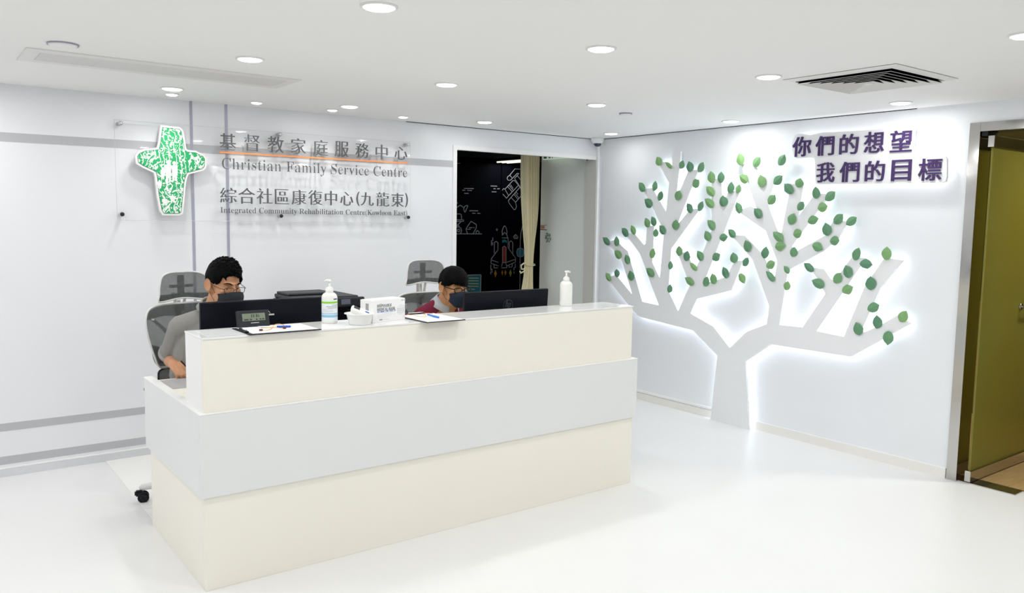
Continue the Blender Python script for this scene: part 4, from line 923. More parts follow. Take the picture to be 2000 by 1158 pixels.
def pen(a, b, m, label, cord=True):
    A = Vector(a); B = Vector(b); d_ = (B - A); L = d_.length
    e = empty('ballpoint_pen', (A + B) / 2); tag(e, label, 'pen')
    A -= e.location; B -= e.location
    tube('barrel', [A, A.lerp(B, 0.55)], [0.0040, 0.0042], M['paper'] if cord else m, e, 10)
    tube('pen_cap', [A.lerp(B, 0.55), A.lerp(B, 0.95)], 0.0048, m, e, 12)
    tube('tip', [A.lerp(B, 0.95), B], [0.003, 0.0006], M['silver'], e, 8)
    tube('pocket_clip', [A.lerp(B, 0.0) + Vector((0, 0, 0.003)), A.lerp(B, 0.2) + Vector((0, 0, 0.0045))], 0.0012, m, e, 8)
    return e
pen((-4.000, -2.105, ZP + 0.005), (-3.862, -2.160, ZP + 0.005), M['blue'], 'pen with dark blue cap on the clipboard by the clock')
pen((-3.100, -2.085, ZP + 0.006), (-3.115, -2.225, ZP + 0.006), M['blue2'], 'bright blue pen on the clipboard beside the mask box', False)
def cord(pts, label, ends):
    e = empty('elastic_cord', pts[0]); tag(e, label, 'cord')
    o_ = Vector(pts[0]); q = [Vector(p) - o_ for p in pts]
    s_ = []
    for i in range(len(q) - 1):
        p0 = q[max(i - 1, 0)]; p1 = q[i]; p2 = q[i + 1]; p3 = q[min(i + 2, len(q) - 1)]
        for k in range(6):
            t = k / 6; s_.append(0.5 * ((2 * p1) + (-p0 + p2) * t + (2 * p0 - 5 * p1 + 4 * p2 - p3) * t * t + (-p0 + 3 * p1 - 3 * p2 + p3) * t ** 3))
    s_.append(q[-1]); tube('elastic', s_, 0.0014, M['amber'], e, 6)
    for k in ends:
        tube('bead', [q[k] - Vector((0.007, 0, -0.002)), q[k] + Vector((0.007, 0, 0.002))], 0.0045, M['maroon_p'], e, 10)
cord([(-4.03, -2.225, ZP + .006), (-3.99, -2.205, ZP + .003), (-3.955, -2.16, ZP + .004), (-3.93, -2.115, ZP + .010), (-3.90, -2.10, ZP + .012), (-3.885, -2.13, ZP + .006), (-3.91, -2.19, ZP + .003), (-3.95, -2.18, ZP + .008), (-3.99, -2.12, ZP + .003)], 'amber elastic cord with dark bead coiled on the clipboard by the clock', [0, 6])
cord([(-3.195, -2.035, ZP + .006), (-3.170, -2.075, ZP + .004), (-3.165, -2.115, ZP + .003), (-3.140, -2.130, ZP + .003), (-3.115, -2.095, ZP + .004), (-3.100, -2.040, ZP + .006), (-3.060, -2.030, ZP + .004), (-3.050, -2.060, ZP + .003)], 'amber elastic cord with black beads on the clipboard beside the mask box', [0, 5])

# bowl with thermometer
e = empty('plastic_bowl', (-3.528, -2.170, TOP)); tag(e, 'translucent white plastic bowl with flared rim beside the mask box', 'bowl')
M['bowl'] = mat('bowl_plastic', (0.93, 0.93, 0.92), 0.25)
lathe('bowl', [(0, 0.0), (0.048, 0.0), (0.052, 0.003), (0.063, 0.048), (0.0735, 0.0515), (0.074, 0.054), (0.062, 0.0525), (0.050, 0.006), (0, 0.0045)], M['bowl'], e, 40)
e = empty('thermometer', (-3.518, -2.160, TOP + 0.043), R(-20)); tag(e, 'white handheld thermometer leaning in the plastic bowl', 'thermometer')
mx = Matrix.Rotation(R(-24), 4, 'Y') @ Matrix.Rotation(R(18), 4, 'X')
mx = Matrix.Rotation(R(22), 4, 'Y') @ Matrix.Rotation(R(26), 4, 'X')
box('body', (-0.055, -0.022, 0.0), (0.050, 0.024, 0.026), M['bottle'], e, 0.009, mx, 3)
box('display', (-0.045, -0.006, 0.0255), (-0.015, 0.016, 0.0268), M['dkgrey'], e, 0, mx)
lathe('blue_emblem', [(0.0105, 0), (0.0105, 0.0008), (0, 0.0008)], M['bluebar'], e, 20, mx @ Matrix.Translation((0.022, 0.0, 0.0258)), sx=1.1, sy=0.6)
e = empty('round_battery', (-3.563, -2.192, TOP + 0.014)); tag(e, 'small grey round object lying in the plastic bowl left of the thermometer', 'battery')
lathe('cell', [(0, -0.006), (0.008, -0.006), (0.008, 0.012), (0.0, 0.012)], M['alu'], e, 16)
lathe('cell_top', [(0.004, 0.012), (0.004, 0.014), (0, 0.014)], M['silver'], e, 12)

M['print_dark'] = mat('print_dark_grey', (0.16, 0.165, 0.17), 0.6)
# mask box
e = empty('mask_box', (-3.457, -2.166, TOP), math.atan2(0.056, 0.223)); tag(e, 'white cardboard box of disposable medical masks on the counter', 'box')
BW, BD, BH = 0.214, 0.092, 0.108
box('carton', (0, 0, 0), (BW, BD, BH), M['paper'], e, 0.0012)
box('open_flap', (0.004, 0.002, BH), (BW - 0.004, BD - 0.003, BH + 0.0015), M['white'], e)
pl = lambda u, v, dd: (u, -0.0003 - dd, v)
text_line('print_letter', 'DISPOSABLE', pl, M['print_dark'], e, 0.026, 0.122, 0.073, 0.014, ox=0.02, depth=0.0003)
text_line('print_letter', 'MEDICAL MASK', pl, M['print_dark'], e, 0.026, 0.146, 0.056, 0.0135, ox=0.02, depth=0.0003)
bb_ = box('blue_bar', (0.030, -0.0006, 0.0475), (0.148, 0, 0.0545), M['bluebar'], e)
for a, b in ((0.034, 0.052), (0.060, 0.064), (0.070, 0.090), (0.096, 0.114), (0.120, 0.124), (0.128, 0.144)): box('bar_text', (a, -0.0009, 0.0492), (b, -0.0005, 0.0528), M['paper'], bb_)
for i, (a, b) in enumerate(((0.06, 0.13), (0.03, 0.150), (0.03, 0.120), (0.03, 0.090))): box('small_print', (a, -0.0004, 0.040 - i * 0.0065), (b, 0, 0.0412 - i * 0.0065), M['print_light'], e)
box('small_print', (0.040, -0.0005, 0.088), (0.060, 0, 0.0905), M['print_light'], e)
box('maker_mark', (0.042, -0.0005, 0.0085), (0.062, 0, 0.0145), M['print_grey'], e)
box('small_print', (0.066, -0.0005, 0.0105), (0.106, 0, 0.0125), M['print_light'], e)
box('small_print', (0.190, -0.0005, 0.097), (0.200, 0, 0.101), M['print_grey'], e)
box('small_print', (0.204, -0.0005, 0.097), (0.217, 0, 0.101), M['print_grey'], e)
mk = prism('mask_picture', [(0.158, 0.062), (0.170, 0.073), (0.184, 0.079), (0.200, 0.077), (0.209, 0.070), (0.211, 0.050), (0.205, 0.035), (0.190, 0.025), (0.172, 0.027), (0.160, 0.038)], 'y', -0.0004, 0.0, mat('mask_print', (0.78, 0.80, 0.80), 0.6), e)
for k in range(3): tube('pleat_line', [(0.159, -0.0006, 0.058 - k * 0.009), (0.185, -0.0006, 0.055 - k * 0.009), (0.210, -0.0006, 0.060 - k * 0.008)], 0.0007, M['print_light'], mk, 4)
tube('ear_loop_line', [(0.209, -0.0006, 0.070), (0.220, -0.0006, 0.078), (0.222, -0.0006, 0.060), (0.211, -0.0006, 0.040)], 0.0006, M['print_light'], mk, 4)
tube('ring_mark', [(0.206 + 0.007 * math.cos(t), -0.0006, 0.0165 + 0.007 * math.sin(t)) for t in [k * math.pi / 8 for k in range(16)]], 0.0006, M['print_light'], e, 4, closed=True)
box('side_barcode', (-0.0005, 0.030, 0.045), (0, 0.052, 0.092), M['print_grey'], e)

# ================================================================== PRINTER
cbn = empty('cabinet', (-3.02, -0.36, 0)); tag(cbn, 'low white cabinet under the black printer by the sign wall', 'cabinet')
box('body', (-0.40, -0.30, 0.0), (0.40, 0.34, 0.778), M['white'], cbn, 0.003)
for sx_ in (-1, 1):
    q = box('cabinet_door', (min(0.004 * sx_, 0.396 * sx_), -0.318, 0.05), (max(0.004 * sx_, 0.396 * sx_), -0.301, 0.765), M['slab'], cbn, 0.002)
    box('handle', (0.03 * sx_ - 0.004, -0.335, 0.45), (0.03 * sx_ + 0.004, -0.3185, 0.60), M['steel'], q, 0.002)
e = empty('printer', (-2.985, -0.43, 0.778)); e.scale = (0.87, 1, 1); tag(e, 'black multifunction printer behind the desk below the name sign', 'printer')
box('lower_body', (-0.275, -0.19, 0.0), (0.278, 0.21, 0.195), M['black'], e, 0.012)
box('upper_body', (-0.285, -0.235, 0.190), (0.285, 0.215, 0.262), M['black_g'], e, 0.022, None, 3)
box('scanner_lid', (-0.262, -0.165, 0.262), (0.262, 0.215, 0.288), M['dkgrey'], e, 0.008)
box('document_feeder', (-0.250, -0.02, 0.288), (0.12, 0.20, 0.305), M['dkgrey'], e, 0.008)
pn = box('control_panel', (0.045, -0.262, 0.205), (0.272, -0.225, 0.268), M['dkgrey'], e, 0.010, Matrix.Rotation(R(-4), 4, 'X'))
box('lcd', (0.070, -0.2655, 0.222), (0.145, -0.2600, 0.256), M['m_slate'], pn, 0, Matrix.Rotation(R(-4), 4, 'X'))
for i in range(3):
    for j in range(3): box('button', (0.165 + i * 0.030, -0.2665, 0.220 + j * 0.013), (0.187 + i * 0.030, -0.2610, 0.227 + j * 0.013), M['dkgrey'], pn, 0.001, Matrix.Rotation(R(-4), 4, 'X'))
box('output_slot', (-0.20, -0.1925, 0.105), (0.14, -0.185, 0.165), M['black_g'], e)
box('paper_tray', (-0.20, -0.225, 0.012), (0.20, -0.188, 0.075), M['black'], e, 0.004)
box('card_slot', (0.15, -0.196, 0.11), (0.26, -0.188, 0.165), M['dkgrey'], e, 0.002)

# ================================================================== CHAIRS
def sheet(name, half, y0, kx, lean, m, parent, thick=0.004, shrink=1.0, rings=6):
    pts = [(x, z) for x, z in half] + [(-x, z) for x, z in half[::-1] if x > 1e-6]
    # smooth closed outline
    out = []; n = len(pts)
    for i in range(n):
        p0 = Vector(pts[i - 1]); p1 = Vector(pts[i]); p2 = Vector(pts[(i + 1) % n]); p3 = Vector(pts[(i + 2) % n])
        for k in range(4):
            t = k / 4; out.append(0.5 * ((2 * p1) + (-p0 + p2) * t + (2 * p0 - 5 * p1 + 4 * p2 - p3) * t * t + (-p0 + 3 * p1 - 3 * p2 + p3) * t ** 3))
    c = sum(out, Vector((0, 0))) / len(out); zc = c.y
    def P(p): return (p.x, y0 - kx * p.x ** 2 + lean * (p.y - zc), p.y)
    if m:
        bm = bmesh.new(); prev = None
        for r_ in range(rings, 0, -1):
            ring = [bm.verts.new(P(c + (p - c) * (r_ / rings) * shrink)) for p in out]
            if prev:
                for i in range(len(out)): j = (i + 1) % len(out); bm.faces.new((prev[i], prev[j], ring[j], ring[i]))
            prev = ring
        cv = bm.verts.new(P(c))
        for i in range(len(out)): bm.faces.new((prev[i], prev[(i + 1) % len(out)], cv))
        o = from_bm(name, bm, m, parent, smooth=True)
    return [P(p) for p in out]
def office_chair(x, y, rz, dz, label):
    e = empty('office_chair', (x, y, 0), rz); tag(e, label, 'chair', None)
    back = [(0, 1.105), (0.12, 1.105), (0.205, 1.090), (0.238, 1.045), (0.240, 0.98), (0.222, 0.90), (0.196, 0.82), (0.178, 0.778), (0.145, 0.762), (0, 0.758)]
    head = [(0, 1.283), (0.075, 1.281), (0.125, 1.262), (0.145, 1.215), (0.152, 1.165), (0.160, 1.130), (0.12, 1.124), (0, 1.136)]
    head = [(a, b + dz) for a, b in head]
    yb = 0.20
    ol = sheet('back_mesh', back, yb, 1.1, 0.12, M['chair_mesh'], e)
    tube('back_frame', ol, 0.0058, M['chair_white'], e, 8, closed=True)
    band = [(0, 1.100), (0.12, 1.100), (0.203, 1.085), (0.230, 1.05), (0.225, 1.035), (0.12, 1.045), (0, 1.035)]
    sheet('back_top_band', band, yb + 0.004, 1.1, 0.0, M['chair_band'], e)
    lw = [(0, 0.79), (0.14, 0.80), (0.19, 0.86), (0.215, 0.90), (0.20, 0.82), (0.178, 0.78), (0.145, 0.766), (0, 0.762)]
    sheet('back_lower_band', lw, yb + 0.004, 1.1, 0.0, M['chair_band'], e)
    oh = sheet('headrest_mesh', head, yb + 0.005, 1.6, 0.05, M['chair_mesh'], e)
    tube('headrest_frame', oh, 0.0048, M['chair_white'], e, 8, closed=True)
    hb = [(0, 1.165 + dz), (0.10, 1.16 + dz), (0.150, 1.160 + dz), (0.156, 1.132 + dz), (0.12, 1.128 + dz), (0, 1.140 + dz)]
    sheet('headrest_lower_band', hb, yb + 0.009, 1.6, 0.0, M['black'], e)
    lum = [(0, 0.752), (0.12, 0.752), (0.165, 0.742), (0.172, 0.71), (0.165, 0.68), (0.12, 0.668), (0, 0.665)]
    olm = sheet('lumbar_mesh', lum, yb - 0.005, 1.1, 0.0, M['chair_band2'], e)
    tube('lumbar_frame', olm, 0.005, M['dkgrey'], e, 6, closed=True)
    # spine and headrest bracket behind the mesh
    tube('spine', [(0, yb - 0.02, 0.44), (0, yb + 0.075, 0.60), (0, yb + 0.07, 0.85), (0, yb + 0.060, 1.03), (0, yb + 0.055, 1.12 + dz)], [0.03, 0.028, 0.022, 0.018, 0.014], M['chair_white'], e, 10)
    for s_ in (-1, 1):
        tube('spine_branch', [(0, yb + 0.068, 0.88), (0.10 * s_, yb + 0.05, 0.97), (0.20 * s_, yb - 0.03, 1.04)], [0.014, 0.012, 0.009], M['chair_white'], e, 8)
        tube('spine_branch', [(0, yb + 0.072, 0.80), (0.09 * s_, yb + 0.05, 0.78), (0.165 * s_, yb - 0.025, 0.79)], [0.014, 0.012, 0.009], M['chair_white'], e, 8)
        tube('headrest_arm', [(0.022 * s_, yb + 0.05, 1.06), (0.030 * s_, yb + 0.035, 1.13 + dz), (0.05 * s_, yb + 0.02, 1.165 + dz)], 0.0085, M['chair_white'], e, 8)
    box('headrest_bracket', (-0.020, yb + 0.014, 1.15 + dz), (0.020, yb + 0.026, 1.265 + dz), M['bracket'], e, 0.004)
    box('headrest_crossbar', (-0.070, yb + 0.012, 1.195 + dz), (0.070, yb + 0.022, 1.212 + dz), M['bracket'], e, 0.004)
    # seat
    box('seat', (-0.225, -0.25, 0.425), (0.225, 0.195, 0.475), M['dkgrey'], e, 0.022, None, 3)
    box('seat_rim', (-0.228, -0.245, 0.415), (0.228, 0.19, 0.432), M['chair_white'], e, 0.006)
    box('tilt_mechanism', (-0.09, -0.09, 0.36), (0.09, 0.12, 0.417), M['dkgrey'], e, 0.01)
    for s_ in (-1, 1):
        ar = tube('armrest_post', [(0.17 * s_, 0.02, 0.41), (0.240 * s_, 0.02, 0.43), (0.248 * s_, 0.02, 0.52), (0.248 * s_, 0.01, 0.655)], [0.016, 0.017, 0.016, 0.015], M['chair_white'], e, 10)
        box('armrest_pad', (0.248 * s_ - 0.032, -0.09, 0.652), (0.248 * s_ + 0.032, 0.12, 0.680), M['black'], ar, 0.012, None, 3)
    lathe('gas_lift', [(0.028, 0.13), (0.028, 0.27), (0.018, 0.272), (0.018, 0.365)], M['dkgrey'], e, 20)
    lathe('hub', [(0, 0.085), (0.045, 0.085), (0.048, 0.115), (0.032, 0.145), (0.0, 0.145)], M['chair_white'], e, 24)
    for k in range(5):
        a = math.atan2(0.186, -0.291) + k * 2 * math.pi / 5 - rz
        ca, sa = math.cos(a), math.sin(a)
        tube('base_arm', [(0.03 * ca, 0.03 * sa, 0.118), (0.18 * ca, 0.18 * sa, 0.108), (0.345 * ca, 0.345 * sa, 0.086), (0.357 * ca, 0.357 * sa, 0.080)], [0.024, 0.021, 0.017, 0.010], M['chair_white'], e, 10)
        wx, wy = 0.350 * ca, 0.350 * sa
        ang = a + R(20)
        mxc = Matrix.Translation((wx, wy, 0.0)) @ Matrix.Rotation(ang, 4, 'Z')
        bm = bmesh.new()
        box_bm(bm, (-0.012, -0.016, 0.036), (0.034, 0.016, 0.068), mxc)
        bmesh.ops.bevel(bm, geom=bm.edges[:], offset=0.007, segments=2, affect='EDGES')
        cs = from_bm('caster', bm, M['black'], e, smooth=False)
        for s_ in (-1, 1):
            wm_ = mxc @ Matrix.Translation((-0.010, 0.012 * s_, 0.030)) @ Matrix.Rotation(R(90 * -s_), 4, 'X')
            lathe('wheel', [(0, -0.001), (0.029, 0.0), (0.030, 0.003), (0.030, 0.010), (0.026, 0.013), (0.020, 0.0115), (0, 0.0115)], M['black'], cs, 24, wm_)
            bm = bmesh.new()
            for q in range(5):
                t = q * 2 * math.pi / 5
                lathe_bm(bm, [(0.0045, 0.0116), (0.0045, 0.0122), (0, 0.0122)], 8, wm_ @ Matrix.Translation((0.0125 * math.cos(t), 0.0125 * math.sin(t), 0)))
            from_bm('wheel_spokes', bm, M['dkgrey'], cs)
        tube('stem', [(wx, wy, 0.062), (wx, wy, 0.088)], 0.006, M['silver'], cs, 8)
    return e
M['bracket'] = mat('bracket_grey', (0.16, 0.165, 0.165), 0.5)
def band_mat(name, c, a):
    m = mat(name, c, 0.7); m.node_tree.nodes['Principled BSDF'].inputs['Alpha'].default_value = a; return m
M['chair_band'] = band_mat('chair_band_fabric', (0.075, 0.085, 0.08), 0.75)
M['chair_band2'] = band_mat('chair_lumbar_fabric', (0.14, 0.14, 0.13), 0.95)
office_chair(-3.965, -1.120, R(13), 0.0, 'grey mesh office chair with white frame behind the man in grey')
office_chair(-2.475, -1.200, 0.0, 0.040, 'grey mesh office chair with raised arched headrest behind the person in maroon')

# ================================================================== PEOPLE
def hand(bm, W, dr_, back, side, curl, thumb=0.7):
    W = Vector(W); d_ = Vector(dr_).normalized(); s = Vector(side); s = (s - d_ * s.dot(d_)).normalized(); n = d_.cross(s)
    if n.dot(Vector(back)) < 0: n = -n
    offs = (0.029, 0.0098, -0.0098, -0.0285); L1 = (0.040, 0.044, 0.041, 0.033); ml = (0.082, 0.084, 0.080, 0.073)
    cap_bm(bm, W - d_ * 0.02, 0.026, W + d_ * 0.012, 0.024)
    for o_, l1, m_ in zip(offs, L1, ml):
        K = W + d_ * m_ + s * o_
        cap_bm(bm, W + s * o_ * 0.55, 0.017, K, 0.0105)
        p = K; ang = 0.0; r_ = 0.0098
        for j, (ln, cu) in enumerate(((l1, curl[0]), (l1 * 0.62, curl[1]), (l1 * 0.50, curl[2]))):
            ang += R(cu); dd = d_ * math.cos(ang) - n * math.sin(ang)
            q = p + dd * ln; cap_bm(bm, p, r_, q, r_ * 0.9, sub=1); p = q; r_ *= 0.9
    t0 = W + d_ * 0.018 + s * 0.020 - n * 0.006; t1 = t0 + d_ * 0.030 + s * 0.022 - n * 0.012
    t2 = t1 + d_ * 0.030 + s * 0.004 * (1 - thumb) - n * 0.010 - s * 0.012 * thumb; t3 = t2 + d_ * 0.022 - s * 0.014 * thumb - n * 0.006
    cap_bm(bm, t0, 0.017, t1, 0.0125, sub=1); cap_bm(bm, t1, 0.0115, t2, 0.0105, sub=1); cap_bm(bm, t2, 0.0105, t3, 0.0085, sub=1)

def person(root, J, Hm, label, skin, top, hair_fn, mask_m, gl_m, seed, polo, lean_hair):
    O = Vector(root); e = empty('person', root); tag(e, label, 'person')
    L = lambda p: Vector(p) - O
    HM = Matrix.Translation(-O) @ Hm
    H = lambda x, y, z: HM @ Vector((x, y, z))
    bm = bmesh.new()
    # torso and pelvis
    for a, ra, b, rb in J['torso']: cap_bm(bm, L(a), ra, L(b), rb)
    # limbs
    for k in ('r', 'l'):
        S, E_, Wr = J['sh_' + k], J['el_' + k], J['wr_' + k]
        cap_bm(bm, L(J['neck']), 0.05, L(S), 0.048)
        cap_bm(bm, L(S), 0.050, L(E_), 0.039); cap_bm(bm, L(E_), 0.040, L(Vector(E_).lerp(Vector(Wr), 0.35)), 0.041); cap_bm(bm, L(Vector(E_).lerp(Vector(Wr), 0.35)), 0.041, L(Wr), 0.026)
        hd_ = J['hd_' + k]; hand(bm, L(Wr), hd_[0], hd_[1], hd_[2], hd_[3])
        hp, kn, an, to = J['hip_' + k], J['kn_' + k], J['an_' + k], J['to_' + k]
        cap_bm(bm, L(hp), 0.078, L(kn), 0.050); cap_bm(bm, L(kn), 0.052, L(Vector(kn).lerp(Vector(an), 0.3)), 0.050); cap_bm(bm, L(Vector(kn).lerp(Vector(an), 0.3)), 0.050, L(an), 0.034)
        cap_bm(bm, L(an), 0.036, L(to), 0.028)
    # neck and head
    cap_bm(bm, L(J['neck']), 0.060, H(0, 0.030, -0.060), 0.054)
    sphere_bm(bm, (0, 0.012, 0.030), (0.0745, 0.093, 0.088), HM, 3)
    sphere_bm(bm, (0, -0.028, -0.020), (0.0635, 0.062, 0.084), HM, 3)
    sphere_bm(bm, (0, -0.052, -0.082), (0.036, 0.034, 0.028), HM, 2)
    for s in (-1, 1):
        sphere_bm(bm, (0.040 * s, -0.020, -0.062), (0.022, 0.040, 0.030), HM, 2)     # jaw
        sphere_bm(bm, (0.040 * s, -0.062, -0.022), (0.020, 0.018, 0.018), HM, 2)     # cheek
        cap_bm(bm, H(0.010 * s, -0.088, 0.024), 0.008, H(0.042 * s, -0.074, 0.022), 0.007)   # brow ridge
        cap_bm(bm, H(0.012 * s, -0.094, -0.040), 0.0075, H(0.006 * s, -0.103, -0.040), 0.008)  # nostril wing
        # ear: plate and rim
        sphere_bm(bm, (0.0775 * s, 0.014, -0.005), (0.0066, 0.020, 0.034), HM, 2)
        pts = [H((0.0835 + 0.005 * math.cos(t)) * s, 0.016 + 0.019 * math.cos(t), -0.003 + 0.031 * math.sin(t)) for t in [R(-100 + k * 22) for k in range(13)]]
        for p, q in zip(pts, pts[1:]): cap_bm(bm, p, 0.0042, q, 0.0042, sub=1)
        sphere_bm(bm, (0.078 * s, 0.010, -0.034), (0.006, 0.008, 0.009), HM, 1)
        sphere_bm(bm, (0.064 * s, 0.018, -0.026), (0.014, 0.020, 0.032), HM, 2)
    cap_bm(bm, H(0, -0.088, 0.012), 0.0075, H(0, -0.104, -0.032), 0.0110)             # nose
    cap_bm(bm, H(-0.016, -0.088, -0.066), 0.006, H(0.016, -0.088, -0.066), 0.006)     # lips
    HI = HM.inverted()
    def sock(c):
        p = HI @ c
        if abs(p.x) < 0.06 and p.y < -0.04 and abs(p.z) < 0.04:
            for s in (-1, 1):
                g = math.exp(-(((p.x - 0.031 * s) / 0.015) ** 2 + ((p.z - 0.0) / 0.011) ** 2))
                p = p + Vector((0, 0.010 * g, 0))
            return HM @ p
        if abs(p.x) > 0.072 and abs(p.y - 0.010) < 0.03 and abs(p.z + 0.006) < 0.04:
            g = math.exp(-(((p.y - 0.011) / 0.009) ** 2 + ((p.z + 0.005) / 0.015) ** 2))
            p = p - Vector((0.0065 * g * math.copysign(1, p.x), 0, 0)); return HM @ p
        return c
    fuse('body', bm, 0.0043, skin, e, 2, sock)
    # eyes
    for s in (-1, 1):
        bm = bmesh.new(); sphere_bm(bm, (0.0295 * s, -0.0665, 0.0), 0.0116, HM, 3); ey = from_bm('eye', bm, M['eye'], e, smooth=True)
        bm = bmesh.new(); sphere_bm(bm, (0.0295 * s + 0.001, -0.0742, -0.0045), (0.0052, 0.0042, 0.0052), HM, 2); from_bm('iris', bm, M['iris'], ey, smooth=True)
        bm = bmesh.new(); g = []
        for i in range(9):
            ps = []
            for j in range(7):
                th = R(-20 + j * 17); ph = R(-80 + i * 20)
                r_ = 0.0129; ps.append(bm.verts.new(H(0.0295 * s + r_ * math.sin(ph) * math.cos(th), -0.0665 - r_ * math.cos(ph) * math.cos(th), r_ * math.sin(th) + 0.0015)))
            g.append(ps)
        for i in range(8):
            for j in range(6): bm.faces.new((g[i][j], g[i + 1][j], g[i + 1][j + 1], g[i][j + 1]))
        from_bm('eyelid', bm, skin, e, smooth=True)
        bm = bmesh.new()
        tube_bm(bm, [H(0.014 * s, -0.0975, 0.021), H(0.026 * s, -0.094, 0.0275), H(0.040 * s, -0.086, 0.0275), H(0.052 * s, -0.073, 0.021)], [0.0022, 0.0034, 0.0030, 0.0012], 6)
        from_bm('eyebrow', bm, M['hair'], e)
    # hair: many overlapping tufts fused into one mass
    rnd_ = random.Random(seed); bm = bmesh.new(); c0 = Vector((0, 0.012, 0.030)); rad = (0.0775, 0.097, 0.0915)
    N = 1500; ga = math.pi * (3 - math.sqrt(5))
    for i in range(N):
        zz = 1 - 2 * (i + 0.5) / N; rr = math.sqrt(1 - zz * zz); th = i * ga
        u = Vector((rr * math.cos(th), rr * math.sin(th), zz)); p = Vector((u.x * rad[0], u.y * rad[1], u.z * rad[2])) + c0
        q = hair_fn(p, u, rnd_)
        if q is None or (abs(p.x) > 0.040 and p.z < -0.014 + 0.3 * (p.y - 0.05) * -1): continue
        tip, r0, r1 = q
        if abs(p.x) > 0.05 and p.z < 0.05 and p.y < 0.055: tip = p + (tip - p).normalized() * 0.009
        cap_bm(bm, HM @ p, r0, HM @ tip, r1, sub=1)
    fuse('hair', bm, 0.0030, M['hair'], e, 1)
    # mask
    bm = bmesh.new(); g = []
    NA, NB = 28, 16
    for j in range(NB + 1):
        v = j / NB; row = []
        for i in range(NA + 1):
            a = R(-78 + 156 * i / NA); ca = math.cos(a); sa = math.sin(a); w_ = max(0, ca) ** 1.6
            ztop = -0.034 + 0.022 * w_; zbot = -0.078 - 0.040 * w_; z = ztop + (zbot - ztop) * v
            yc = [(0, -0.112), (0.22, -0.129), (0.42, -0.129), (0.7, -0.114), (1.0, -0.084)]
            for (v0, y0), (v1, y1) in zip(yc, yc[1:]):
                if v0 <= v <= v1: yy = y0 + (y1 - y0) * (v - v0) / (v1 - v0)
            pl_ = 0.0018 * (1 if (v * 6) % 2 < 1 and 0.2 < v < 0.85 else 0)
            ys = -0.024
            x = 0.0685 * math.copysign(abs(sa) ** 0.8, sa) * (1 - 0.10 * v)
            y = ys + (yy - pl_ - ys) * (max(0, ca) ** 0.62)
            row.append(bm.verts.new(H(x, y, z)))
        g.append(row)
    for j in range(NB):
        for i in range(NA): bm.faces.new((g[j][i], g[j + 1][i], g[j + 1][i + 1], g[j][i + 1]))
    mk_ = from_bm('face_mask', bm, mask_m, e, smooth=True); sm_ = mk_.modifiers.new('thickness', 'SOLIDIFY'); sm_.thickness = 0.0015; sm_.offset = 1
    for s in (-1, 1):
        tube('ear_loop', [H(0.067 * s, -0.030, -0.036), H(0.0745 * s, -0.010, -0.005), H(0.0765 * s, 0.008, 0.020), H(0.074 * s, 0.024, 0.018)], 0.0012, mask_m, mk_, 5)
        tube('ear_loop', [H(0.064 * s, -0.028, -0.078), H(0.073 * s, -0.006, -0.052), H(0.0755 * s, 0.010, -0.036), H(0.074 * s, 0.024, -0.020)], 0.0012, mask_m, mk_, 5)
    # glasses
    gz = -0.006
    gls = None
    for s in (-1, 1):
        cx = 0.0325 * s
        rim = []
        for k in range(20):
            t = k * 2 * math.pi / 20; c_, s_ = math.cos(t), math.sin(t)
            rx = 0.0245 * math.copysign(abs(c_) ** 0.5, c_); rz_ = 0.0145 * math.copysign(abs(s_) ** 0.5, s_)
            rim.append(H(cx + rx, -0.108 + 0.10 * (cx + rx) ** 2 * 40 * 0.1 + abs(cx + rx) * 0.10, gz + rz_))
        rm = tube('glasses_rim', rim, J.get('rim', 0.0013), gl_m, e if gls is None else gls, 6, closed=True)
        if gls is None: gls = rm
        bm = bmesh.new(); vv = [bm.verts.new(p) for p in rim]; bm.faces.new(vv); from_bm('lens', bm, M['lens'], gls)
        tube('temple', [H(0.058 * s, -0.1, gz + 0.006), H(0.070 * s, -0.088, gz + 0.007), H(0.0795 * s, -0.02, gz + 0.010), H(0.0785 * s, 0.010, gz + 0.016), H(0.074 * s, 0.030, gz + 0.004)], J.get('rim', 0.0013) * 1.1, gl_m, gls, 6)
    tube('bridge', [H(-0.009, -0.1075, gz + 0.004), H(0, -0.111, gz + 0.006), H(0.009, -0.1075, gz + 0.004)], J.get('rim', 0.0013), gl_m, gls, 6)
    # trousers and shoes
    bm = bmesh.new()
    P0 = J['torso'][0]
    cap_bm(bm, L(P0[0]), P0[1] + 0.012, L(Vector(P0[0]).lerp(Vector(P0[2]), 0.5)), P0[1] + 0.008)
    for k in ('r', 'l'):
        hp, kn, an = J['hip_' + k], J['kn_' + k], J['an_' + k]
        cap_bm(bm, L(hp), 0.090, L(kn), 0.066); cap_bm(bm, L(kn), 0.066, L(Vector(kn).lerp(Vector(an), 0.95)), 0.055, flat1=True)
    fuse('trousers', bm, 0.010, M['trousers'], e, 4)
    for k in ('r', 'l'):
        an, to = Vector(J['an_' + k]), Vector(J['to_' + k]); bm = bmesh.new()
        d_ = to - an; d_.z = 0; d_.normalize()
        cap_bm(bm, L(Vector((an.x, an.y, 0.042)) - d_ * 0.02), 0.040, L(Vector((to.x, to.y, 0.036)) + d_ * 0.01), 0.034)
        fuse('shoe', bm, 0.007, M['black'], e, 3)
    return e, L, H

def head_matrix(c, yaw, pitch, roll=0):
    return Matrix.Translation(c) @ Matrix.Rotation(R(yaw), 4, 'Z') @ Matrix.Rotation(R(roll), 4, 'Y') @ Matrix.Rotation(R(pitch), 4, 'X')

